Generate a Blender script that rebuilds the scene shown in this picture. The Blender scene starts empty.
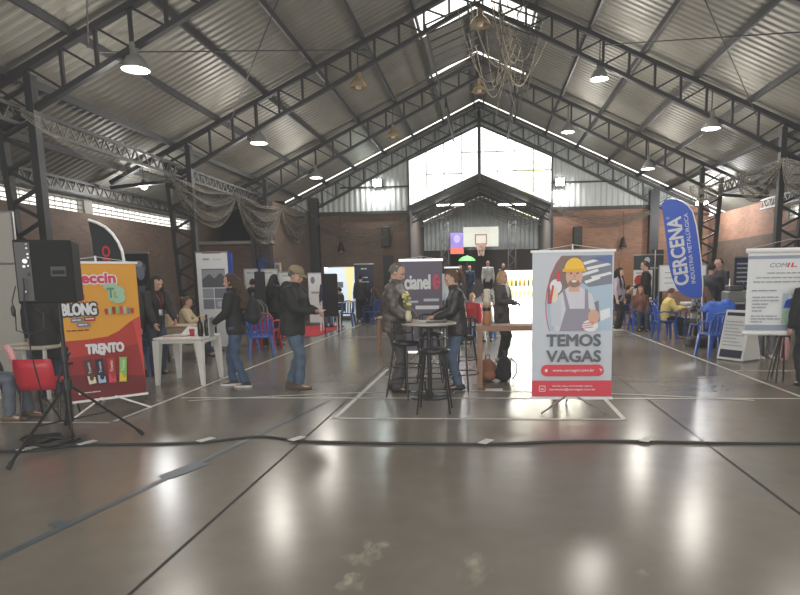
import bpy, bmesh, math, random
from mathutils import Vector as V, Matrix as M, Euler
random.seed(7)
PI = math.pi
sc = bpy.context.scene
FLOOR_A = (.125, .110, .088); FLOOR_B = (.25, .222, .183)
col = sc.collection

# ------------------------------------------------------------------ camera
F = 600.0; CX, CY = 444.0, 362.0; EYE = 1.55; ROLL = 0.015
_a, _b = (485.0 - CX) / F, (CY - 277.6) / F
_u = _a * math.cos(ROLL) + _b * math.sin(ROLL); _v = _b * math.cos(ROLL) - _a * math.sin(ROLL)
PITCH = math.atan(_v); YAW = math.atan(_u * math.cos(PITCH))
cam_d = bpy.data.cameras.new('camera'); cam = bpy.data.objects.new('camera', cam_d); col.objects.link(cam)
fw = V((-math.sin(YAW) * math.cos(PITCH), math.cos(YAW) * math.cos(PITCH), -math.sin(PITCH)))
rt = V((math.cos(YAW), math.sin(YAW), 0)); up = rt.cross(fw)
# roll: picture turned slightly counter-clockwise
r2 = rt * math.cos(ROLL) - up * math.sin(ROLL); u2 = up * math.cos(ROLL) + rt * math.sin(ROLL)
R3 = M((r2, u2, -fw)).transposed()
cam.matrix_world = M.Translation((0, 0, EYE)) @ R3.to_4x4()
cam_d.sensor_width = 36; cam_d.lens = F / 800 * 36
cam_d.shift_x = (400 - CX) / 800; cam_d.shift_y = (CY - 297.5) / 800
cam_d.clip_end = 300
sc.camera = cam
EYEP = V((0, 0, EYE))

def ray(px, py):
    return (r2 * ((px - CX) / F) + u2 * (-(py - CY) / F) + fw)
def at(px, py, Y):
    d = ray(px, py); return EYEP + d * (Y / d.y)
def gr(px, py, z=0.0):
    d = ray(px, py); return EYEP + d * ((z - EYE) / d.z)

# ------------------------------------------------------------------ materials
MATS = {}
def mat(name, c, rough=.6, metal=0., emit=0., ecol=None, var=.12, vscale=6., bump=0., bscale=40., spec=.5, alpha=1., coat=0.):
    if name in MATS: return MATS[name]
    m = bpy.data.materials.new(name); m.use_nodes = True
    nt = m.node_tree; N = nt.nodes; L = nt.links
    b = N['Principled BSDF']
    b.inputs['Roughness'].default_value = rough; b.inputs['Metallic'].default_value = metal
    b.inputs['Specular IOR Level'].default_value = spec
    if coat: b.inputs['Coat Weight'].default_value = coat; b.inputs['Coat Roughness'].default_value = .12
    tc = N.new('ShaderNodeTexCoord')
    no = N.new('ShaderNodeTexNoise'); no.inputs['Scale'].default_value = vscale; no.inputs['Detail'].default_value = 4
    L.new(tc.outputs['Object'], no.inputs['Vector'])
    mx = N.new('ShaderNodeMix'); mx.data_type = 'RGBA'
    mx.inputs['A'].default_value = tuple(x * (1 - var) for x in c) + (1,)
    mx.inputs['B'].default_value = tuple(min(1, x * (1 + var)) for x in c) + (1,)
    L.new(no.outputs['Fac'], mx.inputs['Factor']); L.new(mx.outputs['Result'], b.inputs['Base Color'])
    if emit:
        b.inputs['Emission Color'].default_value = tuple(ecol or c) + (1,); b.inputs['Emission Strength'].default_value = emit
    if bump:
        n2 = N.new('ShaderNodeTexNoise'); n2.inputs['Scale'].default_value = bscale; L.new(tc.outputs['Object'], n2.inputs['Vector'])
        bp = N.new('ShaderNodeBump'); bp.inputs['Strength'].default_value = bump; bp.inputs['Distance'].default_value = .02
        L.new(n2.outputs['Fac'], bp.inputs['Height']); L.new(bp.outputs['Normal'], b.inputs['Normal'])
    if alpha < 1: b.inputs['Alpha'].default_value = alpha
    MATS[name] = m; return m

def brick_mat(name, c1, c2, mortar):
    m = bpy.data.materials.new(name); m.use_nodes = True; nt = m.node_tree; N = nt.nodes; L = nt.links; b = N['Principled BSDF']
    ge = N.new('ShaderNodeNewGeometry'); sp = N.new('ShaderNodeSeparateXYZ'); L.new(ge.outputs['Position'], sp.inputs[0])
    ad = N.new('ShaderNodeMath'); L.new(sp.outputs['X'], ad.inputs[0]); L.new(sp.outputs['Y'], ad.inputs[1])
    cb = N.new('ShaderNodeCombineXYZ'); L.new(ad.outputs[0], cb.inputs['X']); L.new(sp.outputs['Z'], cb.inputs['Y'])
    br = N.new('ShaderNodeTexBrick'); L.new(cb.outputs[0], br.inputs['Vector'])
    br.inputs['Color1'].default_value = c1 + (1,); br.inputs['Color2'].default_value = c2 + (1,); br.inputs['Mortar'].default_value = mortar + (1,)
    br.inputs['Scale'].default_value = 1; br.inputs['Brick Width'].default_value = .24; br.inputs['Row Height'].default_value = .075; br.inputs['Mortar Size'].default_value = .007
    no = N.new('ShaderNodeTexNoise'); no.inputs['Scale'].default_value = .9; no.inputs['Detail'].default_value = 6; L.new(ge.outputs['Position'], no.inputs['Vector'])
    cr = N.new('ShaderNodeMapRange'); cr.inputs['To Min'].default_value = .65; cr.inputs['To Max'].default_value = 1.3; L.new(no.outputs['Fac'], cr.inputs['Value'])
    mu = N.new('ShaderNodeMix'); mu.data_type = 'RGBA'; mu.blend_type = 'MULTIPLY'; mu.inputs['Factor'].default_value = 1
    L.new(br.outputs['Color'], mu.inputs['A']); L.new(cr.outputs[0], mu.inputs['B']); L.new(mu.outputs['Result'], b.inputs['Base Color'])
    bp = N.new('ShaderNodeBump'); bp.inputs['Strength'].default_value = .4; bp.inputs['Distance'].default_value = .01; bp.invert = True
    L.new(br.outputs['Fac'], bp.inputs['Height']); L.new(bp.outputs['Normal'], b.inputs['Normal'])
    b.inputs['Roughness'].default_value = .85
    return m

def floor_mat():
    m = bpy.data.materials.new('polished_concrete'); m.use_nodes = True; nt = m.node_tree; N = nt.nodes; L = nt.links; b = N['Principled BSDF']
    ge = N.new('ShaderNodeNewGeometry')
    def noise(scale, det, sx=1, sy=1):
        mp = N.new('ShaderNodeMapping'); mp.inputs['Scale'].default_value = (sx, sy, 1); L.new(ge.outputs['Position'], mp.inputs['Vector'])
        n = N.new('ShaderNodeTexNoise'); n.inputs['Scale'].default_value = scale; n.inputs['Detail'].default_value = det; L.new(mp.outputs[0], n.inputs['Vector']); return n
    n1 = noise(.6, 2); n2 = noise(5, 6)
    cr = N.new('ShaderNodeValToRGB'); cr.color_ramp.elements[0].position = .12; cr.color_ramp.elements[0].color = FLOOR_A + (1,); cr.color_ramp.elements[1].position = .92; cr.color_ramp.elements[1].color = FLOOR_B + (1,)
    ad = N.new('ShaderNodeMath'); ad.operation = 'MULTIPLY_ADD'; ad.inputs[1].default_value = .35; L.new(n2.outputs['Fac'], ad.inputs[0])
    mm = N.new('ShaderNodeMath'); mm.operation = 'MULTIPLY'; mm.inputs[1].default_value = .65; L.new(n1.outputs['Fac'], mm.inputs[0]); L.new(mm.outputs[0], ad.inputs[2])
    L.new(ad.outputs[0], cr.inputs['Fac']); L.new(cr.outputs['Color'], b.inputs['Base Color'])
    rr = N.new('ShaderNodeMapRange'); rr.inputs['To Min'].default_value = .19; rr.inputs['To Max'].default_value = .262; L.new(n1.outputs['Fac'], rr.inputs['Value']); L.new(rr.outputs[0], b.inputs['Roughness'])
    bp = N.new('ShaderNodeBump'); bp.inputs['Strength'].default_value = .03; bp.inputs['Distance'].default_value = .02
    n3 = noise(1.6, 1, 1, .6); L.new(n3.outputs['Fac'], bp.inputs['Height']); L.new(bp.outputs['Normal'], b.inputs['Normal'])
    b.inputs['Specular IOR Level'].default_value = .36
    return m

def see_through(name, c, trans, rough=.5, tl=0.):
    m = bpy.data.materials.new(name); m.use_nodes = True; nt = m.node_tree; N = nt.nodes; L = nt.links
    b = N['Principled BSDF']; b.inputs['Base Color'].default_value = c + (1,); b.inputs['Roughness'].default_value = rough
    no = N.new('ShaderNodeTexNoise'); no.inputs['Scale'].default_value = 3.
    mr = N.new('ShaderNodeMapRange'); mr.inputs['To Min'].default_value = max(0, trans - .12); mr.inputs['To Max'].default_value = min(1, trans + .12); L.new(no.outputs['Fac'], mr.inputs['Value'])
    tr = N.new('ShaderNodeBsdfTransparent'); mx = N.new('ShaderNodeMixShader')
    L.new(mr.outputs[0], mx.inputs[0])
    if tl:
        t = N.new('ShaderNodeBsdfTranslucent'); t.inputs['Color'].default_value = c + (1,); m2 = N.new('ShaderNodeMixShader'); m2.inputs[0].default_value = tl
        L.new(b.outputs[0], m2.inputs[1]); L.new(t.outputs[0], m2.inputs[2]); L.new(m2.outputs[0], mx.inputs[1])
    else: L.new(b.outputs[0], mx.inputs[1])
    L.new(tr.outputs[0], mx.inputs[2]); L.new(mx.outputs[0], N['Material Output'].inputs[0])
    return m

def glass_block_mat():
    m = bpy.data.materials.new('glass_block'); m.use_nodes = True; nt = m.node_tree; N = nt.nodes; L = nt.links
    ge = N.new('ShaderNodeNewGeometry'); sp = N.new('ShaderNodeSeparateXYZ'); L.new(ge.outputs['Position'], sp.inputs[0])
    cb = N.new('ShaderNodeCombineXYZ'); L.new(sp.outputs['Y'], cb.inputs['X']); L.new(sp.outputs['Z'], cb.inputs['Y'])
    br = N.new('ShaderNodeTexBrick'); L.new(cb.outputs[0], br.inputs['Vector']); br.offset = 0
    br.inputs['Scale'].default_value = 1; br.inputs['Brick Width'].default_value = .26; br.inputs['Row Height'].default_value = .11; br.inputs['Mortar Size'].default_value = .016
    br.inputs['Color1'].default_value = (.95, .95, .9, 1); br.inputs['Color2'].default_value = (.8, .85, .8, 1); br.inputs['Mortar'].default_value = (.12, .11, .1, 1)
    tl = N.new('ShaderNodeBsdfTranslucent'); L.new(br.outputs['Color'], tl.inputs['Color'])
    tr = N.new('ShaderNodeBsdfTransparent'); tr.inputs['Color'].default_value = (.75, .75, .7, 1)
    mx = N.new('ShaderNodeMixShader'); 
    iv = N.new('ShaderNodeMath'); iv.operation = 'MULTIPLY_ADD'; iv.inputs[1].default_value = -.72; iv.inputs[2].default_value = .72; L.new(br.outputs['Fac'], iv.inputs[0])
    L.new(iv.outputs[0], mx.inputs[0]); L.new(tl.outputs[0], mx.inputs[1]); L.new(tr.outputs[0], mx.inputs[2]); L.new(mx.outputs[0], N['Material Output'].inputs[0])
    return m

def quilt_mat(name, c, k=1.0):
    m = mat(name, c, rough=.45)
    nt = m.node_tree; N = nt.nodes; L = nt.links; b = N['Principled BSDF']
    tc = N.new('ShaderNodeTexCoord'); mp = N.new('ShaderNodeMapping'); mp.inputs['Rotation'].default_value = (0, 0, 0); mp.inputs['Scale'].default_value = (9, 9, 13); L.new(tc.outputs['Object'], mp.inputs['Vector'])
    vo = N.new('ShaderNodeTexVoronoi'); vo.inputs['Scale'].default_value = 1.; L.new(mp.outputs[0], vo.inputs['Vector'])
    bp = N.new('ShaderNodeBump'); bp.inputs['Strength'].default_value = .6 * k; bp.inputs['Distance'].default_value = .03; bp.invert = True
    src = b.inputs['Base Color'].links[0].from_socket; mu = N.new('ShaderNodeMix'); mu.data_type = 'RGBA'; mu.blend_type = 'MULTIPLY'; mu.inputs['Factor'].default_value = 1
    rr = N.new('ShaderNodeMapRange'); rr.inputs['From Max'].default_value = .75; rr.inputs['To Min'].default_value = 1.25; rr.inputs['To Max'].default_value = .45; L.new(vo.outputs['Distance'], rr.inputs['Value'])  # crease shade painted into the colour, darker between the puffs
    L.new(src, mu.inputs['A']); L.new(rr.outputs[0], mu.inputs['B']); L.new(mu.outputs['Result'], b.inputs['Base Color'])
    L.new(vo.outputs['Distance'], bp.inputs['Height']); L.new(bp.outputs['Normal'], b.inputs['Normal'])
    return m

def plaid_mat(name, a, b2):
    m = bpy.data.materials.new(name); m.use_nodes = True; nt = m.node_tree; N = nt.nodes; L = nt.links; b = N['Principled BSDF']
    tc = N.new('ShaderNodeTexCoord'); ck = N.new('ShaderNodeTexChecker'); ck.inputs['Scale'].default_value = 14
    ck.inputs['Color1'].default_value = a + (1,); ck.inputs['Color2'].default_value = b2 + (1,); L.new(tc.outputs['Object'], ck.inputs['Vector']); L.new(ck.outputs['Color'], b.inputs['Base Color']); b.inputs['Roughness'].default_value = .9
    return m

# ------------------------------------------------------------------ mesh builder
class MB:
    def __init__(s): s.v = []; s.f = []; s.mi = []; s.mats = []; s.cur = 0
    def use(s, m):
        if m not in s.mats: s.mats.append(m)
        s.cur = s.mats.index(m); return s
    def add(s, vs, fs):
        o = len(s.v); s.v += [tuple(p) for p in vs]; s.f += [tuple(i + o for i in f) for f in fs]; s.mi += [s.cur] * len(fs); return s
    def box(s, c, d, rot=None):
        x, y, z = (k / 2 for k in d); c = V(c)
        vs = [V((sx * x, sy * y, sz * z)) for sx in (-1, 1) for sy in (-1, 1) for sz in (-1, 1)]
        if rot is not None:
            if not isinstance(rot, M): rot = Euler(rot).to_matrix()
            vs = [rot @ p for p in vs]
        return s.add([c + p for p in vs], [(0, 1, 3, 2), (4, 6, 7, 5), (0, 4, 5, 1), (2, 3, 7, 6), (0, 2, 6, 4), (1, 5, 7, 3)])
    def rbox(s, c, d, r=.01, n=3):
        """box with rounded vertical edges and a small chamfer"""
        x, y, z = (k / 2 for k in d); c = V(c); r = min(r, x * .99, y * .99); rc = min(r * .5, z * .45)
        def ring(zz, ins):
            o = []
            for qx, qy, a0 in ((1, 1, 0), (-1, 1, PI / 2), (-1, -1, PI), (1, -1, 1.5 * PI)):
                for k in range(n + 1):
                    a = a0 + k * PI / 2 / n; o.append(c + V((qx * (x - r) + math.cos(a) * (r - ins), qy * (y - r) + math.sin(a) * (r - ins), zz)))
            return o
        return s.rings([ring(-z, rc), ring(-z + rc, 0), ring(z - rc, 0), ring(z, rc)])
    def rings(s, rs, caps=True):
        n = len(rs[0]); vs = [p for r in rs for p in r]; fs = []
        for k in range(len(rs) - 1):
            for i in range(n): fs.append((k * n + i, k * n + (i + 1) % n, (k + 1) * n + (i + 1) % n, (k + 1) * n + i))
        if caps:
            fs.append(tuple(range(n))[::-1]); fs.append(tuple((len(rs) - 1) * n + i for i in range(n)))
        return s.add(vs, fs)
    def cyl(s, p0, p1, r0, r1=None, n=10):
        return s.tube([p0, p1], [r0, r0 if r1 is None else r1], n)
    def tube(s, pts, r, n=8, round_ends=False):
        pts = [V(p) for p in pts]
        rr = list(r) if isinstance(r, (list, tuple)) else [r] * len(pts)
        if round_ends:
            d0 = (pts[0] - pts[1]).normalized(); d1 = (pts[-1] - pts[-2]).normalized()
            a, b = rr[0], rr[-1]
            pts = [pts[0] + d0 * a * .95, pts[0] + d0 * a * .65] + pts + [pts[-1] + d1 * b * .65, pts[-1] + d1 * b * .95]
            rr = [a * .3, a * .76] + rr + [b * .76, b * .3]
        rs = []; prev = None
        for i, p in enumerate(pts):
            d = (pts[min(i + 1, len(pts) - 1)] - pts[max(i - 1, 0)])
            d = d.normalized() if d.length > 1e-9 else V((0, 0, 1))
            if prev is None:
                a = V((0, 0, 1)) if abs(d.z) < .9 else V((1, 0, 0)); x = d.cross(a).normalized()
            else: x = (prev - d * prev.dot(d)).normalized()
            prev = x; y = d.cross(x)
            rs.append([p + (x * math.cos(2 * PI * k / n) + y * math.sin(2 * PI * k / n)) * rr[i] for k in range(n)])
        return s.rings(rs)
    def bar(s, p0, p1, w, h=None):
        """square bar between two points"""
        p0, p1 = V(p0), V(p1); d = (p1 - p0); h = h or w
        dn = d.normalized(); a = V((0, 1, 0)) if abs(dn.y) < .9 else V((0, 0, 1)); x = dn.cross(a).normalized(); y = dn.cross(x)
        rs = [[p + x * (sx * w / 2) + y * (sy * h / 2) for sx, sy in ((1, 1), (-1, 1), (-1, -1), (1, -1))] for p in (p0, p1)]
        return s.rings(rs)
    def lathe(s, prof, c=(0, 0, 0), n=16, caps=True):
        c = V(c); return s.rings([[c + V((r * math.cos(2 * PI * k / n), r * math.sin(2 * PI * k / n), z)) for k in range(n)] for r, z in prof], caps)
    def ell(s, c, r, rot=None, nu=12, nv=8):
        c = V(c); vs = []
        for j in range(nv + 1):
            t = PI * j / nv; t = min(max(t, .02), PI - .02)
            for i in range(nu):
                a = 2 * PI * i / nu; p = V((r[0] * math.sin(t) * math.cos(a), r[1] * math.sin(t) * math.sin(a), -r[2] * math.cos(t)))
                vs.append(c + (rot @ p if rot is not None else p))
        rs = [vs[j * nu:(j + 1) * nu] for j in range(nv + 1)]
        return s.rings(rs)
    def poly(s, pts): return s.add(pts, [tuple(range(len(pts)))])
    def build(s, name, m=None, parent=None, smooth=False, xf=None):
        me = bpy.data.meshes.new(name); vs = s.v if xf is None else [tuple(xf @ V(p)) for p in s.v]
        me.from_pydata(vs, [], s.f); 
        ms = s.mats if m is None else [m]
        for q in ms: me.materials.append(q)
        if m is None and len(ms) > 1: me.polygons.foreach_set('material_index', s.mi)
        if smooth: me.polygons.foreach_set('use_smooth', [True] * len(me.polygons))
        me.update()
        o = bpy.data.objects.new(name, me); col.objects.link(o)
        if parent is not None: o.parent = parent
        return o

def remesh(mb, vox, it=2):
    me = bpy.data.meshes.new('tmp'); me.from_pydata(mb.v, [], mb.f); me.update()
    bm = bmesh.new(); bm.from_mesh(me); bmesh.ops.recalc_face_normals(bm, faces=bm.faces); bm.to_mesh(me); bm.free()
    o = bpy.data.objects.new('tmp', me); col.objects.link(o)
    md = o.modifiers.new('r', 'REMESH'); md.mode = 'VOXEL'; md.voxel_size = vox
    if it: ms = o.modifiers.new('s', 'SMOOTH'); ms.iterations = it; ms.factor = .5
    dg = bpy.context.evaluated_depsgraph_get(); dg.update(); ev = o.evaluated_get(dg); m2 = ev.to_mesh()
    out = MB(); out.add([tuple(v.co) for v in m2.vertices], [tuple(p.vertices) for p in m2.polygons])
    ev.to_mesh_clear(); bpy.data.objects.remove(o); bpy.data.meshes.remove(me)
    return out

def tag(o, label=None, cat=None, group=None, kind=None):
    if label: o['label'] = label
    if cat: o['category'] = cat
    if group: o['group'] = group
    if kind: o['kind'] = kind
    return o
def thing(name, label, cat, loc=(0, 0, 0), rz=0., group=None):
    o = bpy.data.objects.new(name, None); col.objects.link(o); o.empty_display_size = .1
    o.location = loc; o.rotation_euler = (0, 0, rz); return tag(o, label, cat, group)
def copy_tree(o, parent=None):
    c = o.copy(); col.objects.link(c)
    if parent is not None: c.parent = parent
    for ch in list(o.children): copy_tree(ch, c)
    return c
def dup(o, label, loc, rz=0., group=None):
    c = copy_tree(o); c.location = loc; c.rotation_euler = (0, 0, rz); c['label'] = label
    if group: c['group'] = group
    return c
def struct(name, mb, m=None, parent=None, smooth=False):
    o = mb.build(name, m, parent, smooth)
    if parent is None: o['kind'] = 'structure'
    return o

def text_mesh(body, bold=0.):
    cu = bpy.data.curves.new('t', 'FONT'); cu.body = body; cu.offset = bold; cu.resolution_u = 3
    o = bpy.data.objects.new('t', cu); col.objects.link(o)
    dg = bpy.context.evaluated_depsgraph_get(); dg.update(); me = o.evaluated_get(dg).to_mesh()
    vs = [v.co.copy() for v in me.vertices]; fs = [tuple(p.vertices) for p in me.polygons]
    o.evaluated_get(dg).to_mesh_clear(); bpy.data.objects.remove(o); bpy.data.curves.remove(cu)
    return vs, fs
class Art(MB):
    """flat print lying on a vertical panel: u to the right, w up, in front of y = y0 (facing -y)"""
    def __init__(s, y0=-.004): super().__init__(); s.y0 = y0; s.k = 0
    def lay(s): s.k += 1; return s.y0 - .0006 * s.k
    def shape(s, pts, m):
        s.use(m); y = s.lay(); return s.poly([(u, y, w) for u, w in pts])
    def rect(s, u0, w0, u1, w1, m): return s.shape([(u0, w0), (u1, w0), (u1, w1), (u0, w1)], m)
    def rrect(s, u0, w0, u1, w1, r, m, n=5):
        p = []
        for cx, cz, a0 in ((u1 - r, w1 - r, 0), (u0 + r, w1 - r, PI / 2), (u0 + r, w0 + r, PI), (u1 - r, w0 + r, 1.5 * PI)):
            p += [(cx + r * math.cos(a0 + k * PI / 2 / n), cz + r * math.sin(a0 + k * PI / 2 / n)) for k in range(n + 1)]
        return s.shape(p, m)
    def disc(s, u, w, ru, rw, m, rot=0., n=20, a0=0., a1=2 * PI):
        p = []
        for k in range(n):
            a = a0 + (a1 - a0) * k / (n - 1 if a1 - a0 < 6.2 else n); x, z = ru * math.cos(a), rw * math.sin(a)
            p.append((u + x * math.cos(rot) - z * math.sin(rot), w + x * math.sin(rot) + z * math.cos(rot)))
        return s.shape(p, m)
    def text(s, body, u0, w0, width, height, m, bold=.0, rot=0., shear=0.):
        vs, fs = text_mesh(body, 0); s.use(m); y = s.lay()
        x0 = min(p.x for p in vs); x1 = max(p.x for p in vs); z0 = min(p.y for p in vs); z1 = max(p.y for p in vs)
        out = []
        for p in vs:
            a = (p.x - x0) / (x1 - x0) * width; b = (p.y - z0) / (z1 - z0) * height; a += b * shear
            out.append((u0 + a * math.cos(rot) - b * math.sin(rot), y, w0 + a * math.sin(rot) + b * math.cos(rot)))
        b = bold * height * 1.6
        for du, dw in ((0, 0), (b, 0), (-b, 0), (0, b), (0, -b), (b * .7, b * .7), (-b * .7, -b * .7), (b * .7, -b * .7), (-b * .7, b * .7)) if b else ((0, 0),):
            s.add([(x + du, yy, z + dw) for x, yy, z in out], fs); out = [(x, yy - .00012, z) for x, yy, z in out]
        s.k += 2 if b else 0
        return s

    def words(s, u0, w0, width, h, m, sd=0):
        """a line of print too small to read: word-long dashes"""
        R = random.Random(sd * 31 + int(abs(w0) * 1e4)); u = u0
        while u < u0 + width - h * .4:
            L = min(h * R.uniform(1.6, 5.), u0 + width - u); s.rect(u, w0 + h * .1, u + L, w0 + h * .75, m); u += L + h * .45
        return s
WORLD = 2.5; EXPOSURE = 0.27; LIFT = .019
# ------------------------------------------------------------------ palette
steel = mat('dark_steel', (.03, .03, .032), .55, .3, var=.3)
steel2 = mat('grey_steel', (.055, .055, .054), .5, .4, var=.3)
zinc = mat('zinc_sheet', (.20, .193, .165), .5, .2, var=.35, vscale=1.2)
clad = mat('cladding_sheet', (.36, .38, .37), .5, .3, var=.2, vscale=.8)
white = mat('white_plastic', (.78, .78, .76), .4, var=.04)
wmetal = mat('white_metal', (.8, .8, .8), .35, var=.03)
black = mat('black_plastic', (.012, .012, .013), .45)
blackm = mat('black_metal', (.022, .021, .021), .35, .5)  # paled a little, bloom put into the colour
chrome = mat('grey_metal', (.45, .45, .46), .3, .9)
rubber = mat('black_rubber', (.015, .015, .015), .7)
clearglass = see_through('window_glass', (.9, .93, .93), .9, .05)
skyl = see_through('translucent_sheet', (.95, .9, .75), .55, .5, .7)
net_m = see_through('net_cord', (.13, .12, .10), .3, .9)
netsheet = see_through('net_mesh', (.14, .13, .11), .62, .9)
netsheet2 = see_through('net_mesh_thin', (.16, .15, .12), .86, .9)
brickL = brick_mat('brown_brick', (.125, .08, .057), (.09, .06, .045), (.095, .075, .06))
brickR = brick_mat('brown_brick_lit', (.27, .135, .08), (.20, .10, .065), (.2, .15, .12))  # lit copy of the brown brick: light put into the colour
concrete = mat('painted_concrete', (.22, .205, .18), .8, var=.2, vscale=2)
paint = mat('court_paint', (.62, .62, .58), .4, var=.25, vscale=9)
bluepaint = mat('worn_blue_paint', (.065, .09, .11), .45, var=.3, vscale=8)
dark = mat('dark_gap', (.012, .012, .012), .9)
brown_wood = mat('brown_door_wood', (.22, .10, .045), .5, var=.2)

# ------------------------------------------------------------------ hall dimensions
XC = -.2; RIDGE = 8.29; SL = .47
def roof(x): return RIDGE - SL * abs(x - XC)
WL, WR = -9.6, 8.7; Y0, YE = -4.0, 24.55
TR = [4.35, 9.4, 14.45, 19.5]; CHL, CHR = -7.05, 6.66
def CX_(sgn): return CHL if sgn < 0 else CHR

# floor with saw-cut joints
fm = floor_mat()
m = MB(); m.poly([(-14, -8, 0), (14, -8, 0), (14, 40, 0), (-14, 40, 0)]); struct('floor', m, fm)
n_trim = [0]
def trim(mb, m, smooth=False):
    n_trim[0] += 1; return struct('trim_%d' % n_trim[0], mb, m, None, smooth)
def strip(p0, p1, w, z=.004):
    p0, p1 = V((p0[0], p0[1], 0)), V((p1[0], p1[1], 0)); d = (p1 - p0).normalized(); n = V((-d.y, d.x, 0)) * w / 2
    h = V((0, 0, z)); mb = MB(); mb.poly([p0 - n + h, p1 - n + h, p1 + n + h, p0 + n + h]); return mb
joint = mat('saw_cut', (.02, .018, .016), .8)
for x in (-5.62, -1.79, 2.03, 5.85): trim(strip((x, -4), (x, YE), .022, .002), joint)
for y in (1.5, 8.9, 16.0): trim(strip((-9.5, y), (9.1, y), .012, .002), joint)
def gx(px, py): p = gr(px, py); return (p.x, p.y)
lines = [((-4.19, 6.35), (-4.33, 23.5)), ((3.97, 7.3), (3.93, 23.5)), ((-1.7, 6.5), (-1.69, 10.2)), ((1.5, 6.47), (1.51, 7.6)), ((-1.73, 6.52), (1.53, 6.48)), ((-4.1, 7.70), (8.2, 7.55)), ((-7.5, 6.33), (-4.2, 6.29)), ((4.0, 9.85), (8.4, 9.65)), ((-4.2, 16), (3.95, 16))]
for a, b in lines: trim(strip(a, b, .055), paint)
mb = MB(); pts = []
for k in range(21):
    t = k / 20; x = -3.9 + 7.2 * t; pts.append((x, 7.2 + .95 * math.sin(PI * (.1 + .8 * t))))
for a, b in zip(pts, pts[1:]):
    q = strip(a, b, .045, .005); mb.add(q.v, q.f)
trim(mb, paint)
trim(strip((-2.80, 3.0), (-2.02, 7.5), .06), bluepaint)
trim(strip(gx(164, 478), gx(203, 463), .16, .005), bluepaint); trim(strip(gx(55, 527), gx(68, 522), .16, .005), bluepaint)
# reflections of overhead light near the camera, painted as pale patches
def floor_glare_mat():
    m = bpy.data.materials.new('painted_floor_glare'); m.use_nodes = True; nt = m.node_tree; N = nt.nodes; L = nt.links; b = N['Principled BSDF']; b.inputs['Base Color'].default_value = (.52, .48, .38, 1); b.inputs['Roughness'].default_value = .6
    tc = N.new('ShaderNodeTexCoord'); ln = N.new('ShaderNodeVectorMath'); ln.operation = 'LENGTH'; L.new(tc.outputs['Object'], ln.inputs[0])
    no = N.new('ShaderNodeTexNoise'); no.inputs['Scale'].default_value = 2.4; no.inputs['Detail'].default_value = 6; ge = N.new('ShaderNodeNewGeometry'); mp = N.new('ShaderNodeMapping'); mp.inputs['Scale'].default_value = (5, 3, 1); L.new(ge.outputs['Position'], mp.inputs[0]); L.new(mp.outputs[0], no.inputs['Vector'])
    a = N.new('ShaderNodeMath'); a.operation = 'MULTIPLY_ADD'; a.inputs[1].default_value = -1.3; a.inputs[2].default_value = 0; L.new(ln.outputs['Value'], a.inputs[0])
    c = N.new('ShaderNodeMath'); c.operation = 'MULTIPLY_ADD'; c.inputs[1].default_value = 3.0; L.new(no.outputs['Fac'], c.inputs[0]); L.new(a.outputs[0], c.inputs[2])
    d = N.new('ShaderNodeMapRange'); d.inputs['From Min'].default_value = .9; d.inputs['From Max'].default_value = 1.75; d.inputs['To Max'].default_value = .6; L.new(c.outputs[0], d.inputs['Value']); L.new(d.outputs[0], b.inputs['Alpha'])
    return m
floor_glare = floor_glare_mat()
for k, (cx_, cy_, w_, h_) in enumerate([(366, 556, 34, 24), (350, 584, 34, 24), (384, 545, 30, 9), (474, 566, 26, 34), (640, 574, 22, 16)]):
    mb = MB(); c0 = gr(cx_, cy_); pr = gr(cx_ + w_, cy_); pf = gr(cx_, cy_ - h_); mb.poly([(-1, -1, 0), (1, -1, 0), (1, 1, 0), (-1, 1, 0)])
    o = trim(mb, floor_glare); o.location = (c0.x, c0.y, .003 + .0005 * k); o.scale = (pr.x - c0.x, pf.y - c0.y, 1)

# roof sheets: corrugations run down the slope
def corrug(x0, x1, y0, y1, pitch=.19, amp=.022, dz=.0):
    vs = []; fs = []; n = max(2, int((y1 - y0) / pitch * 4)); prof = (0, 1, 1, 0)
    for i in range(n + 1):
        y = y0 + (y1 - y0) * i / n; z = amp * (1 if i % 4 in (1, 2) else -1) * (.5)
        vs += [(x0, y, roof(x0) + z + dz), (x1, y, roof(x1) + z + dz)]
    for i in range(n): fs.append((2 * i, 2 * i + 1, 2 * i + 3, 2 * i + 2))
    return vs, fs
ceil = MB()
gaps = [(15.0, 16.3), (19.1, 19.35)]
for sgn, xe in ((-1, -10.2), (1, 9.3)):
    ys = [(Y0, 15.06), (16.24, 19.15), (19.3, 24.05), (24.22, 24.7)]
    for a, b in ys: ceil.add(*corrug(XC, xe, a, b))
    for a, b in gaps: ceil.add(*corrug(XC + sgn * 1.45, xe, a - .12, b + .12, dz=.03))
struct('ceiling', ceil, zinc)
k = 0
for sgn in (-1, 1):
    for a, b in gaps:
        mb = MB(); mb.add(*corrug(XC, XC + sgn * 1.45, a, b)); trim(mb, skyl)
    mb = MB(); mb.add(*corrug(XC, XC + sgn * 8.6, 24.05, 24.22)); trim(mb, skyl)

# purlins (along the hall)
for sgn in (-1, 1):
    for x in (.18, 1.37, 2.55, 3.72, 4.9, 6.07, 7.2, 8.4):
        X = XC + sgn * x; mb = MB(); mb.box((X, (Y0 + YE) / 2, roof(X) - .09), (.05, YE - Y0, .13)); trim(mb, steel)
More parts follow.
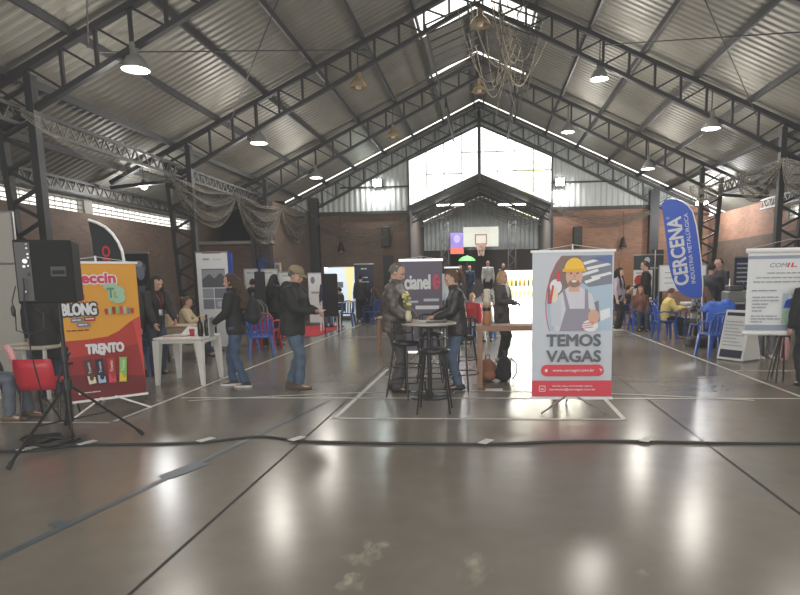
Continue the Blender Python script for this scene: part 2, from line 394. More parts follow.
# walls
def wallbox(name, lo, hi, m):
    mb = MB(); lo, hi = V(lo), V(hi); mb.box((lo + hi) / 2, hi - lo); return struct(name, mb, m)
wallbox('wall_left_lower', (WL - .2, Y0, 0), (WL, 19.9, 3.23), brickL)
wallbox('wall_left_upper', (WL - .2, Y0, 3.55), (WL, 19.9, 4.1), concrete)
wallbox('wall_left_far', (WL - .2, 19.9, 0), (WL, 22.0, 4.4), brickL); wallbox('wall_right_lower', (WR, Y0, 0), (WR + .2, YE, 2.75), brickL)
wallbox('wall_right_upper', (WR, 18.4, 2.75), (WR + .2, YE, 3.78), brickR)
wallbox('wall_right_band', (WR, Y0, 2.75), (WR + .2, 18.4, 3.08), brickR)
wallbox('wall_right_top', (WR, Y0, 3.46), (WR + .2, 18.4, 3.78), concrete)
wallbox('wall_left_aisle_end', (WL, 19.9, 0), (CHL, 20.1, 2.74), brickL)
wallbox('trim_91', (WL, 19.8, 2.78), (CHL, 20.15, 2.88), concrete)
wallbox('wall_left_return', (CHL - .2, 20.1, 0), (CHL, YE, 4.18), brickL)
wallbox('wall_left_aisle_shade', (WL, 21.8, 2.8), (CHL - .2, 22.0, 4.4), dark)  # dark sheet standing for the shade in the opening above the ledge
gb = glass_block_mat()
k = 0
for x, z0, z1, ylist in ((WL - .06, 3.23, 3.55, ((-4, 4.2), (4.5, 9.25), (9.55, 14.2), (14.5, 19.6))), (WR + .06, 3.08, 3.46, ((-4, 4.2), (4.5, 9.2), (9.6, 18.3)))):
    for a, b in ylist:
        k += 1; mb = MB(); mb.poly([(x, a, z0), (x, b, z0), (x, b, z1), (x, a, z1)]); struct('window_%d' % k, mb, gb)
for a, b in ((4.2, 4.5), (9.25, 9.55), (14.2, 14.5), (19.6, 19.9)): wallbox('wall_left_pier', (WL - .2, a, 3.23), (WL, b, 3.55), concrete)
for a, b in ((4.2, 4.5), (9.2, 9.6), (18.3, 18.4)): wallbox('wall_right_pier', (WR, a, 3.08), (WR + .2, b, 3.46), concrete)
# back wall: brick below, cladding above, opening to the stage bay
OL, OR = -3.03, 2.65
wallbox('wall_back_left', (CHL, YE, 0), (OL, YE + .2, 4.18), brickL)
wallbox('wall_back_right', (OR, YE, 0), (WR, YE + .2, 4.18), brickR)
def clad_wall(name, poly, y, m, pitch=.22, amp=.03):
    """vertical ribbed sheet over x0..x1 with lower and upper edge functions"""
    x0, x1, lo, hi = poly; mb = MB(); n = int((x1 - x0) / pitch * 4); vs = []; fs = []
    for i in range(n + 1):
        x = x0 + (x1 - x0) * i / n; yy = y + amp * (1 if i % 4 in (1, 2) else 0); vs += [(x, yy, lo(x)), (x, yy, max(lo(x), hi(x)))]
    for i in range(n): fs.append((2 * i, 2 * i + 2, 2 * i + 3, 2 * i + 1))
    mb.add(vs, fs); return struct(name, mb, m)
GA, GE = 7.46, 6.22            # window outer apex and eave heights
BA, BE = 5.61, 4.39            # roof of the stage bay: apex and eaves
hiw = lambda x: GE + (GA - GE) * (1 - abs(x - XC) / 2.84)
loww = lambda x: BE + (BA - BE) * (1 - abs(x - XC) / 2.84)
top = lambda x: roof(x) + .02
clad_wall('wall_back_cladding_left', (-10.0, OL, lambda x: 4.18, top), YE, clad)
clad_wall('wall_back_cladding_right', (OR, 9.2, lambda x: 4.18, top), YE, clad)
clad_wall('wall_back_cladding_gable', (OL, OR, hiw, top), YE, clad)
wb = MB(); wb.poly([(OL, YE, loww(OL)), (XC, YE, BA), (OR, YE, loww(OR)), (OR, YE, hiw(OR)), (XC, YE, GA), (OL, YE, hiw(OL))])
win = struct('window_20', wb, clearglass)
fr = MB()
def seg(x0, x1, f):
    fr.bar((x0, YE + .02, f(x0)), (x1, YE + .02, f(x1)), .07)
for f in (hiw, loww):
    seg(OL, XC, f); seg(XC, OR, f)
for x in (OL, OR): fr.bar((x, YE + .02, loww(x)), (x, YE + .02, hiw(x)), .07)
fr.bar((XC, YE - .02, BA - .3), (XC, YE - .02, GA + .5), .13)
for x in (-2.3, -1.6, -.9, .5, 1.2, 1.92): fr.bar((x, YE + .02, loww(x)), (x, YE + .02, hiw(x)), .035)
for z, x0, x1 in ((6.45, -.9, 1.2), (5.65, -2.3, -.9), (5.7, .5, OR)): fr.bar((x0, YE + .02, z), (x1, YE + .02, z), .035)
fr.build('window_frame', steel2, win)
mb = MB(); mb.bar((-5.8, YE - .05, 5.2), (OL, YE - .05, 5.2), .06); mb.bar((OR, YE - .05, 5.2), (5.2, YE - .05, 5.2), .06); mb.bar((CHL, YE - .04, 4.2), (OL, YE - .04, 4.2), .12); mb.bar((OR, YE - .04, 4.2), (CHR, YE - .04, 4.2), .12); trim(mb, steel)
for x in (OL, OR): mb = MB(); mb.box((x, YE - .03, 2.25), (.10, .10, 4.4)); trim(mb, steel)
# stage bay behind the opening
SB = 31.0
mb = MB()
for sgn in (-1, 1):
    mb.add([(XC, YE, BA), (XC + sgn * 3.2, YE, BE - .08), (XC + sgn * 3.2, SB, BE - .08), (XC, SB, BA)], [(0, 1, 2, 3)])
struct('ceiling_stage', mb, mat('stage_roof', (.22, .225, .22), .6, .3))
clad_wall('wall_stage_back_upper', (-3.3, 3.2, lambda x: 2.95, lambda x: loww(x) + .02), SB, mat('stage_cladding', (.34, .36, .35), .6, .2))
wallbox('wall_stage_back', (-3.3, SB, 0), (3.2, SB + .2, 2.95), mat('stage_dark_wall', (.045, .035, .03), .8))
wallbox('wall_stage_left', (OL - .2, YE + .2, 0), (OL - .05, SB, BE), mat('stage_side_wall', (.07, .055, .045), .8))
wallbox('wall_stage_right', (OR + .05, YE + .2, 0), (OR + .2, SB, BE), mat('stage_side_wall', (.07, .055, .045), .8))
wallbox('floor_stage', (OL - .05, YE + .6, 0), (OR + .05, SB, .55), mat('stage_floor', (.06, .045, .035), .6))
# stage bay trusses
def small_truss(y, label):
    t = thing('stage_truss', label, 'truss', (0, y, 0)); tc = MB(); bc = MB(); la = MB()
    zt = lambda x: loww(x) - .1; zb = lambda x: zt(x) - .32
    for sgn in (-1, 1):
        e = XC + sgn * 3.0; tc.bar((e, 0, zt(e)), (XC, 0, zt(XC)), .07); bc.bar((e, 0, zb(e)), (XC, 0, zb(XC)), .06)
        for k in range(8):
            a, b = XC + sgn * 3.0 * k / 8, XC + sgn * 3.0 * (k + 1) / 8
            la.bar((a, 0, zb(a)), (a, 0, zt(a)), .03); la.bar((a, 0, zt(a)), (b, 0, zb(b)), .025)
    tc.build('top_chord', steel2, t); bc.build('bottom_chord', steel2, t); la.build('lattice', steel2, t)
small_truss(26.3, 'low steel lattice truss inside the stage bay, nearer one behind the gable window'); small_truss(29.0, 'low steel lattice truss above the basketball backboard')
# doors, slots and dark openings in the back wall
d = MB(); d.box((-3.92, YE - .01, 1.25), (.42, .05, 2.5)); struct('door_1', d, mat('dark_doorway', (.015, .016, .015), .6))
d = MB(); p = at(625.5, 290, YE); d.box((p.x, YE - .02, 1.05), (.55, .06, 2.1)); dd = struct('door_2', d, brown_wood)
h = MB(); h.ell((p.x - .2, YE - .07, 1.0), (.03, .03, .03)); h.build('door_handle', chrome, dd)
for nm, px, lab in (('a', 386, 'tall dark wall speaker on the brick wall left of the stage opening'), ('b', 577, 'tall dark wall speaker on the lit-toned brick wall above the job banner')):
    p = at(px, 237, YE); t = thing('wall_speaker', lab, 'speaker', (p.x, YE, p.z))
    mb = MB(); mb.rbox((0, -.1, 0), (.34, .2, .8), .05); mb.build('cabinet', black, t)
    mb = MB(); mb.box((0, -.205, .0), (.28, .012, .72)); mb.build('grille', mat('speaker_grille', (.03, .035, .03), .7), t)
for px, py, lab in ((341, 247, 'small dark bell lamp hanging on the left brick wall'), (623, 243, 'small dark bell lamp hanging on the lit-toned brick wall above the brown door')):
    p = at(px, py, YE - .12); t = thing('wall_bell', lab, 'lamp', p)
    mb = MB(); mb.lathe([(.02, .22), (.05, .2), (.08, .08), (.13, -.1), (.15, -.16)], n=14); mb.build('shade', blackm, t, True)
    mb = MB(); mb.lathe([(.06, -.12), (.07, -.18), (.03, -.22)], n=10); mb.build('bulb', mat('dull_bulb', (.5, .45, .4), .3), t, True)
    mb = MB(); mb.tube([(0, 0, .2), (0, .02, 1.2)], .012, 6); mb.tube([(0, .12, .14), (0, .0, .16)], .012, 6); mb.build('cord', black, t)
# small box on the aisle wall
p = at(278.5, 268, 19.88); t = thing('wall_box', 'small pale fuse box frame on the brick wall beside the blue padded column', 'box', p)
mb = MB(); mb.box((0, -.04, 0), (.20, .08, .34)); mb.build('case', mat('beige_box', (.42, .38, .3), .6), t); mb = MB(); mb.box((0, -.085, 0), (.12, .01, .22)); mb.build('panel', mat('box_panel', (.16, .14, .12), .5), t)

# ------------------------------------------------------------------ trusses and columns
def chord(x): return roof(x) - .17
def depth(x): return .48 + .022 * abs(x - XC)
def truss(y, label):
    t = thing('roof_truss', label, 'truss', (0, y, 0), 0, 'steel roof trusses across the hall')
    tc = MB(); bc = MB(); la = MB()
    for sgn in (-1, 1):
        E = XC + sgn * 8.85; C = XC + sgn * 7.45
        tc.bar((E, 0, chord(E)), (XC, 0, chord(XC)), .09, .12)
        bc.bar((C, 0, chord(C) - .66), (XC, 0, chord(XC) - depth(XC)), .08, .10)
        bc.bar((C, 0, chord(C) - .66), (E, 0, chord(E) - .12), .08, .10)
        n = 13
        for k in range(n):
            a, b = XC + sgn * 7.45 * k / n, XC + sgn * 7.45 * (k + 1) / n
            la.bar((a, 0, chord(a)), (a, 0, chord(a) - depth(a)), .05); la.bar((b, 0, chord(b)), (a, 0, chord(a) - depth(a)), .035)
    tc.build('top_chord', steel, t); bc.build('bottom_chord', steel, t); la.build('lattice', steel, t); return t
nm = ['steel roof truss crossing the hall just overhead of the camera', 'steel roof truss nearest in view, crossing the upper corners', 'second steel roof truss from the camera, carrying most lit lamps', 'third steel roof truss from the camera, below the short skylight slit']
for y, l in zip(TR, nm): truss(y, l)
truss(24.35, 'farthest steel roof truss against the ribbed gable wall')
def column(sgn, y, label, blue=False):
    t = thing('lattice_column', label, 'column', (CX_(sgn), y, 0), 0 if sgn > 0 else PI, 'lattice columns along the hall')
    H = roof(CX_(sgn)) - .3; a = MB(); b = MB(); la = MB()
    a.box((0, 0, H / 2), (.12, .14, H)); zb = .25
    o = lambda z: .36 + .24 * z / H
    b.bar((o(0), 0, 0), (o(H - .3), 0, H - .3), .10, .12)
    n = 9
    for k in range(n):
        z0, z1 = H * .97 * k / n, H * .97 * (k + 1) / n
        z1m = (z0 + z1) / 2; la.bar((0, 0, z0), (o(z1m), 0, z1m), .05); la.bar((o(z1m), 0, z1m), (0, 0, z1), .05)
    a.build('inner_post', steel, t); b.build('outer_post', steel, t); la.build('lattice', steel, t)
    if blue:
        mb = MB(); mb.box((.18, -.12, 1.35), (.5, .04, 1.9)); mb.build('blue_pad', mat('blue_pad', (.02, .05, .2), .6), t)
    return t
names = {(-1, 4.35): None}
column(-1, 9.4, 'dark lattice column behind the black loudspeaker at the left')
column(-1, 14.45, 'dark lattice column beside the white roll-up with photographs')
column(-1, 19.5, 'dark lattice column with blue padding below the hanging nets', True)
column(1, 9.4, 'dark lattice column out at the right beyond the white list banner')
column(1, 14.45, 'dark lattice column rising behind the white list banner')
column(1, 19.5, 'dark lattice column just behind the blue feather flag')
for sgn, l in ((-1, 'dark square corner post where the left nets meet the back wall'), (1, 'dark square corner post at the right end of the lit-toned brick wall')):
    p = MB(); p.box((0, 0, 2.4), (.34, .3, 4.8)); q = p.build('corner_post', steel); q.location = (CHL + .19 if sgn < 0 else 6.55, YE - .17, 0); tag(q, l, 'column')
def lattice_beam(sgn, y0, y1, label, x=None, z=4.05):
    x = sgn * 7.3 if x is None else x; t = thing('lattice_beam', label, 'beam', (x, y0, z), 0, 'lattice tie beams along the hall sides')
    L = y1 - y0; a = MB(); b = MB(); la = MB(); a.bar((0, 0, .26), (0, L, .26), .06); b.bar((0, 0, 0), (0, L, 0), .06); n = int(L / .32)
    for k in range(n):
        u0, u1, u2 = L * k / n, L * (k + .5) / n, L * (k + 1) / n; la.bar((0, u0, 0), (0, u1, .26), .025); la.bar((0, u1, .26), (0, u2, 0), .025)
    a.build('top_chord', steel, t); b.build('bottom_chord', steel, t); la.build('lattice', steel2, t)
for sgn, sd in ((-1, 'left'), (1, 'right')):
    for i, (a, b) in enumerate(((4.35, 9.4), (9.4, 14.45), (14.45, 19.5))):
        lattice_beam(sgn, a, b, '%s zigzag tie beam of the %s bay, between the inner columns' % (sd, ['near', 'middle', 'far'][i]))
        lattice_beam(sgn, a, b, 'zigzag eaves beam along the %s outer wall, %s bay' % (sd, ['near', 'middle', 'far'][i]), (WL + .25) if sgn < 0 else WR - .25, 3.62 if sgn < 0 else 3.5)
lattice_beam(1, 19.6, 24.3, 'short zigzag beam below the roof ridge, at its right side', .9, 6.85); lattice_beam(-1, 19.6, 24.3, 'short zigzag beam below the roof ridge, at its left side', -1.2, 6.85)
# thin bracing rods
for a, b, l in (((-6, 4.5, 5.1), (-2.6, 9.3, 6.7), 'thin crossing brace rod under the left roof, rising away'), ((-2.6, 4.5, 6.7), (-6, 9.3, 5.1), 'thin crossing brace rod under the left roof, falling away'),
                ((6, 9.5, 5.0), (2.6, 14.3, 6.6), 'thin crossing brace rod under the right roof, rising away'), ((2.6, 9.5, 6.6), (6, 14.3, 5.0), 'thin crossing brace rod under the right roof, falling away'),
                ((-6, 9.5, 5.1), (-2.6, 14.3, 6.7), 'thin brace rod between first and second left trusses, rising away'), ((-2.6, 9.5, 6.7), (-6, 14.3, 5.1), 'thin brace rod between first and second left trusses, falling away')):
    mb = MB(); mb.cyl(a, b, .012, n=6); tag(mb.build('brace_rod', steel), l, 'rod', 'thin roof brace rods')

# ------------------------------------------------------------------ lamps
lampw = mat('lamp_glow', (1, 1, .95), .3, emit=9, ecol=(1, .97, .9)); enamel = mat('lamp_enamel', (.22, .22, .21), .4, .2); amber = mat('amber_dome', (.35, .26, .15), .15, .2)
def pend(loc, label, lit=True, power=260, hang=None, r=.21):
    t = thing('pendant_lamp', label, 'lamp', loc, 0, 'round pendant lamps under the trusses')
    zr = roof(loc[0]) - .2 - loc[2]
    mb = MB(); mb.lathe([(.05, .34), (.07, .3), (.07, .16), (.12, .13), (r * .8, .05), (r, -.05), (r * .97, -.06), (r * .75, .03), (.1, .1)], n=20, caps=False); mb.build('shade', enamel if lit else amber, t, True)
    mb = MB(); mb.lathe([(.02, .10), (.09, .06), (r * .9, -.03), (r * .8, -.05), (.02, -.07)] if lit else [(.03, .1), (.08, .02), (.06, -.06), (.01, -.08)], n=18); mb.build('bulb', lampw if lit else mat('dull_bulb', (.5, .45, .4), .3), t, True)
    mb = MB(); mb.cyl((0, 0, .3), (0, 0, max(.4, zr)), .012, n=6); mb.build('cord', black, t)
    if lit and power:
        ld = bpy.data.lights.new('lamp_light', 'POINT'); ld.energy = power * LAMP; ld.shadow_soft_size = .25; ld.color = (1, .95, .87)
        lo = bpy.data.objects.new('lamp_light', ld); col.objects.link(lo); lo.parent = t; lo.location = (0, 0, -.26)
LAMP = .5
zl = lambda x: roof(x) - .17 - depth(x) - .55
for (x, y), l, lit in (((-5.33, 9.4), 'lit pendant lamp highest at the upper left, on the nearest truss', 1), ((5.05, 9.4), 'lit pendant lamp on the nearest truss, out at the right', 1), ((-2.85, 4.35), 'lit pendant lamp overhead near the camera, left of ridge', 1), ((2.6, 4.35), 'lit pendant lamp overhead near the camera, right of ridge', 1),
        ((-5.34, 14.5), 'lit pendant lamp on the left slope of the second truss', 1), ((-2.9, 14.5), 'unlit dome lamp left of the ridge on the second truss', 0), ((2.6, 14.5), 'lit pendant lamp upper right of the ridge, second truss', 1), ((5.08, 14.45), 'lit pendant lamp at the far right above the list banner', 1),
        ((-5.37, 19.5), 'lit pendant lamp above the left net swags', 1), ((-2.85, 19.5), 'small unlit dome lamp left of the gable window', 0), ((2.57, 19.5), 'small lit pendant lamp just above the right side of the gable window', 1), ((5.02, 19.5), 'lit pendant lamp above the tip of the blue flag', 1)):
    pend((x, y, 4.84 if abs(x) > 4 else 6.0), l, bool(lit))
pend((-.08, 14.5, 7.24), 'amber unlit dome lamp under the ridge, nearer one', False, r=.24); pend((-.15, 19.5, 7.28), 'amber unlit dome lamp under the ridge above the gable window', False, r=.24)
for (px, py, Y), l in (((144, 186, 14.7), 'small bare bulb lamp over the left aisle'), ((698, 203, 22.5), 'small lamp over the right aisle, leftmost of three'), ((706, 203, 22.0), 'small lamp over the right aisle, middle of three'), ((720, 196, 20.5), 'small lamp over the right aisle, brightest of three')):
    p = at(px, py, Y); t = thing('aisle_lamp', l, 'lamp', p, 0, 'bare bulbs over the aisles')
    mb = MB(); mb.ell((0, 0, 0), (.085, .085, .085)); mb.build('bulb', lampw, t, True); mb = MB(); mb.cyl((0, 0, .08), (0, 0, max(.3, roof(p.x) - p.z - .05)), .012, n=6); mb.lathe([(.02, .16), (.05, .14), (.05, .06)], n=10); mb.build('cord', black, t)
    ld = bpy.data.lights.new('lamp_light', 'POINT'); ld.energy = 90; ld.shadow_soft_size = .1; lo = bpy.data.objects.new('lamp_light', ld); col.objects.link(lo); lo.parent = t; lo.location = (0, 0, -.18)
for px, py, l in ((377, 183, 'bright floodlight on the ribbed wall left of the gable window'), (560, 182, 'bright floodlight on the ribbed wall right of the gable window')):
    p = at(px, py, YE - .35); t = thing('floodlight', l, 'lamp', p)
    mb = MB(); mb.rbox((0, .08, 0), (.34, .14, .3), .03); mb.build('housing', steel2, t); mb = MB(); mb.box((0, .0, 0), (.30, .02, .26)); mb.build('lens', mat('flood_glow', (.9, 1, .95), .3, emit=40, ecol=(.85, 1, .95)), t)
    mb = MB(); mb.bar((0, .1, .1), (0, .34, .1), .05); mb.build('bracket', steel, t)
    ld = bpy.data.lights.new('lamp_light', 'SPOT'); ld.energy = 500; ld.spot_size = 2.4; ld.spot_blend = 1; ld.shadow_soft_size = .15; lo = bpy.data.objects.new('lamp_light', ld); col.objects.link(lo); lo.parent = t; lo.location = (0, -.05, 0); lo.rotation_euler = (1.05, 0, 0)

# ------------------------------------------------------------------ nets
def swag(p0, p1, drop, label, top_drop=.12, n=11, r=.010, spread=.25, sheet=netsheet):
    p0, p1 = V(p0), V(p1); mb = MB(); mb.use(net_m); rows = []
    for i in range(n):
        f = i / (n - 1); dr = top_drop + (drop - top_drop) * f; row = []
        for k in range(15):
            t = k / 14; q = p0.lerp(p1, t); s = 4 * t * (1 - t)
            jig = .03 * math.sin(9 * t + i * 1.7) * s
            q = q + V((spread * math.sin(i * 1.9) * s * .5 + jig, 0, -dr * (s ** .8) - .10 * f + jig)); row.append(q)
        rows.append(row); mb.tube(row, r, 5)
    for k in range(1, 14, 1): mb.tube([rw[k] for rw in rows], r * .6, 4)
    mb.use(sheet)
    for i in range(n - 1):
        o = [tuple(q) for q in rows[i]] + [tuple(q) for q in rows[i + 1]]
        mb.add(o, [(k, k + 1, 15 + k + 1, 15 + k) for k in range(14)])
    o = mb.build('swag_net', None, None, True); return tag(o, label, 'net', 'gathered sports nets along the hall')
NX = -6.9
sw = lambda px, py, X=NX: None
def onx(px, py, X):
    d = ray(px, py); return EYEP + d * (X / d.x)
swag(onx(172, 176, -6.95), onx(236, 192, NX), .95, 'draped sports net left, nearest swag beside the second column')
swag(onx(236, 192, NX), onx(281, 207, NX), 1.25, 'draped sports net left, deepest middle swag')
swag(onx(281, 207, NX), onx(307, 212, NX), 1.1, 'draped sports net left, farthest short swag by the corner')
swag(onx(20, 108, -6.6), onx(172, 176, -6.95), .3, 'thin sports net slung along the left tie beam', .02, 5, .004, .1, netsheet2)
swag(at(310, 212, 24.2), at(410, 212, 24.3), 1.1, 'thin sports net sagging across the left brick end wall', .7, 5, .01, .05, netsheet2)
swag(at(556, 207, 24.3), at(652, 210, 24.2), .55, 'thin sports net sagging across the lit-toned brick wall', .25, 6, .01, .05, netsheet2)
swag(onx(782, 158, 6.6), onx(738, 172, 6.6), .75, 'draped sports net right, in front of the column behind the banner')
swag(onx(738, 172, 6.6), onx(690, 186, 6.6), .55, 'draped sports net right, thinner swag toward the blue flag', .05, 7, .008)
swag(onx(835, 150, 6.6), onx(783, 158, 6.6), .8, 'draped sports net right, nearest swag at the picture edge')
swag(at(412, 212, 25.2), at(478, 198, 25.2), .5, 'thin net rope bunch hanging in the stage opening, left half', .2, 4, .012, .05, netsheet2)
swag(at(478, 198, 25.2), at(548, 208, 25.2), .75, 'thin net rope bunch hanging in the stage opening, right half', .4, 4, .012, .05, netsheet2)
# tangle of ropes and hoses under the ridge
ro = mat('pale_rope', (.27, .235, .18), .8)
mb = MB(); mb.use(net_m)
for i in range(26):
    x = random.uniform(.2, 1.0); y = random.uniform(13.2, 17.2); zt = roof(x) - .2; z1 = random.uniform(5.3, 7.0); pts = []
    ph = random.uniform(0, 6); am = random.uniform(.03, .16)
    for k in range(12):
        t = k / 11; pts.append((x + am * math.sin(ph + 7 * t) + .1 * t, y + am * math.cos(ph * 2 + 6 * t), zt + (z1 - zt) * t))
    mb.use(ro if i % 3 == 0 else net_m); mb.tube(pts, random.uniform(.006, .012), 5)
for i in range(10):
    x0, x1 = random.uniform(-.6, .6), random.uniform(.4, 1.5); y0, y1 = random.uniform(13, 17), random.uniform(13, 17); zz = roof(x1) - .3; dr = random.uniform(.4, 1.3)
    mb.use(ro); mb.tube([(x0 + (x1 - x0) * k / 10, y0 + (y1 - y0) * k / 10, zz - dr * 4 * (k / 10) * (1 - k / 10) - .2) for k in range(11)], random.uniform(.008, .016), 5)
tag(mb.build('hanging_rope_tangle', None, None, True), 'tangle of pale ropes and net hanging right of the ridge', 'rope')
mb = MB()
for sgn in (-1, 1):
    for k in range(9):
        y = 14.2 + .5 * k; mb.bar((sgn * .15, y, roof(.15) - .55), (sgn * 1.3, y, roof(1.3) - .45), .03)
    mb.bar((sgn * 1.3, 14.2, roof(1.3) - .45), (sgn * 1.3, 19.4, roof(1.3) - .45), .05)
tag(mb.build('ridge_lattice', steel2), 'lattice of thin steel bars closing the ridge between two trusses', 'lattice')
# outside: tree beyond the gable window
t = thing('tree', 'glowing pale green tree outside the gable window, seen at its right', 'tree', (4.6, 42, 0))
mb = MB(); mb.tube([(0, 0, 0), (.2, 0, 3), (0, 0, 6)], [.3, .25, .12], 8); mb.build('trunk', mat('bark', (.2, .15, .1), .9), t)
mb = MB(); lf = mat('leaf_glow', (.8, .85, .45), .6, emit=.5, ecol=(.85, .95, .4), var=.3)  # leaves glow by themselves to stand in for bright daylight
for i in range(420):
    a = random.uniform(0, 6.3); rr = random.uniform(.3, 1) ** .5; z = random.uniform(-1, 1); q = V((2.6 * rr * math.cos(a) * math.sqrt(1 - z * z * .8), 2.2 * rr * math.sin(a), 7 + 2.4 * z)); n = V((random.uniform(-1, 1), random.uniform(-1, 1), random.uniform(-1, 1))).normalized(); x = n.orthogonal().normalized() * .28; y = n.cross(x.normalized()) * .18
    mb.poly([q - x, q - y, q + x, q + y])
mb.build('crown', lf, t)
# ------------------------------------------------------------------ banners and displays
def flat(name, c, **k): return mat(name, c, rough=k.pop('rough', .5), var=.04, **k)
p_white = flat('print_white', (.72, .74, .76)); p_grey = flat('print_grey', (.10, .105, .12)); p_red = flat('print_red', (.62, .035, .06)); p_txt = flat('print_text', (.06, .065, .08))
p_lgrey = flat('print_light_grey', (.52, .56, .62)); p_ltxt = flat('print_pale_text', (.30, .32, .36)); p_navy = flat('print_navy', (.012, .016, .045)); p_blue = flat('print_blue', (.02, .07, .42)); p_black = flat('print_black', (.012, .012, .014))
p_skin = flat('print_skin', (.62, .36, .26)); p_yel = flat('print_yellow', (.85, .52, .03)); p_org = flat('print_orange', (.72, .34, .03)); p_maroon = flat('print_maroon', (.16, .012, .012)); p_dred = flat('print_deep_red', (.30, .02, .02)); p_redm = flat('print_mid_red', (.45, .035, .025)); p_beard = flat('print_beard', (.10, .055, .035)); p_green = flat('print_green', (.25, .50, .12)); p_mint = flat('print_mint', (.35, .55, .38)); p_lblue = flat('print_light_blue', (.38, .50, .62)); p_steelg = flat('print_steel', (.18, .20, .25))
p_pink = flat('print_pink', (.65, .05, .13)); p_cream = flat('print_cream', (.75, .66, .5)); p_purple = flat('print_purple', (.12, .105, .15))

def banner_at(name, label, px0, px1, pyt, pyb, Y, base, rz=0., cat='banner', bars=wmetal, group=None):
    """panel between two picture columns at depth Y; returns thing, half width, bottom, top"""
    a = at(px0, (pyt + pyb) / 2, Y); b = at(px1, (pyt + pyb) / 2, Y); zt = at((px0 + px1) / 2, pyt, Y).z; zb = max(.03, at((px0 + px1) / 2, pyb, Y).z)
    t = thing(name, label, cat, ((a.x + b.x) / 2, Y, 0), rz, group); hw = (b.x - a.x) / 2
    p = MB(); p.box((0, 0, (zt + zb) / 2), (2 * hw, .006, zt - zb)); p.build('print_sheet', base, t)
    return t, hw, zb, zt
def bars(t, hw, zb, zt, m=wmetal, string=True, r=.014):
    a = MB(); a.bar((-hw - .02, 0, zt), (hw + .02, 0, zt), r * 2); a.build('top_bar', m, t)
    a = MB(); a.bar((-hw - .02, 0, zb), (hw + .02, 0, zb), r * 2); a.build('bottom_bar', m, t)
    if string:
        a = MB(); a.tube([(-hw, 0, zt), (0, .02, zt + .07), (hw, 0, zt)], .004, 5); a.build('cord', p_lgrey, t)
def xstand(t, hw, zb, zt, m=wmetal, foot=.36, pole_top=None):
    pt = pole_top or zt + .08
    a = MB(); a.cyl((0, .05, zb * .8 + .05), (0, .03, pt), .012, n=8); a.build('pole', m, t)
    a = MB(); a.lathe([(.02, zb * .9 + .04), (.03, zb * .9 + .06), (.03, zb * .9 + .12), (.02, zb * .9 + .14)], (0, .05, 0), 10); a.build('hub', black, t)
    for dx, dy in ((-foot, -.22), (foot, -.22), (.0, .42)):
        a = MB(); a.cyl((0, .05, zb + .05), (dx, dy, .012), .011, n=8); a.build('leg', m, t)

# --- TEMOS VAGAS
t, hw, zb, zt = banner_at('job_banner', 'white and red job banner with smiling worker in yellow helmet, front right', 532, 612.5, 251, 398, 6.95, p_white, .0)
bars(t, hw, zb, zt); xstand(t, hw, zb, zt, chrome)
H = zt - zb; W = 2 * hw
U = lambda f: -hw + f * W
Z = lambda f: zt - f * H
ar = Art()
ar.rect(-hw, zb, hw, Z(.0), p_lgrey)
def P(pts): return [(U(a), Z(b)) for a, b in pts]
ph = [(.98, .03)] + [(.37, .03), (.30, .08), (.235, .16), (.19, .26), (.175, .34), (.18, .42), (.205, .50), (.225, .535), (.98, .535)]
ar.shape(P([(a - .012, b) for a, b in ph[1:9]] + [(.5, .535), (.5, .03)]), p_red)
ar.shape(P(ph), p_lblue)
ar.shape(P([(.37, .03), (.30, .08), (.235, .16), (.19, .26), (.19, .35), (.45, .35), (.62, .2), (.62, .03)]), flat('print_brown', (.20, .14, .13)))
ar.shape(P([(.6, .03), (.98, .03), (.98, .22), (.7, .24), (.58, .2)]), p_steelg)
for k, (a, b, l) in enumerate([(.62, .075, .22), (.66, .11, .28), (.60, .15, .2), (.72, .17, .24), (.64, .20, .18)]):
    ar.shape(P([(a, b), (a + l, b - .03), (a + l + .02, b - .015), (a + .02, b + .018)]), p_white)
ar.shape(P([(.70, .05), (.97, .03), (.97, .09)]), flat('print_mid_blue', (.10, .14, .34)))
ar.shape(P([(.62, .3), (.98, .25), (.98, .535), (.66, .535)]), p_lblue); ar.shape(P([(.7, .36), (.82, .33), (.84, .47), (.72, .49)]), p_steelg); ar.shape(P([(.84, .4), (.96, .38), (.97, .44), (.85, .47)]), p_white)
# worker: torso, overalls, arm and glove, head, helmet
ar.shape(P([(.44, .24), (.60, .24), (.74, .29), (.80, .42), (.78, .535), (.28, .535), (.27, .42), (.33, .29)]), flat('print_shirt', (.60, .60, .66)))
ar.shape(P([(.42, .385), (.72, .385), (.76, .535), (.34, .535)]), flat('print_overalls', (.27, .25, .32)))  # overalls printed paler, with glare put into their colour
ar.shape(P([(.37, .25), (.40, .25), (.47, .39), (.42, .39)]), flat('print_overalls', (.27, .25, .32))); ar.shape(P([(.65, .25), (.685, .26), (.70, .39), (.65, .39)]), flat('print_overalls', (.27, .25, .32)))
ar.shape(P([(.22, .36), (.30, .29), (.36, .33), (.36, .5), (.24, .5)]), p_lgrey); ar.disc(U(.29), Z(.235), .075 * W, .05 * H, p_white); ar.disc(U(.27), Z(.29), .05 * W, .05 * H, p_cream)
ar.rrect(U(.30), Z(.20), U(.345), Z(.13), .012, p_red); ar.shape(P([(.20, .34), (.25, .22), (.27, .23), (.24, .34)]), p_red)
ar.rect(U(.45), Z(.27), U(.58), Z(.2), p_skin); ar.disc(U(.515), Z(.165), .105 * W, .078 * H, p_skin); ar.disc(U(.515), Z(.215), .072 * W, .026 * H, flat('print_light_beard', (.26, .15, .11))); ar.disc(U(.515), Z(.200), .034 * W, .008 * H, p_white)
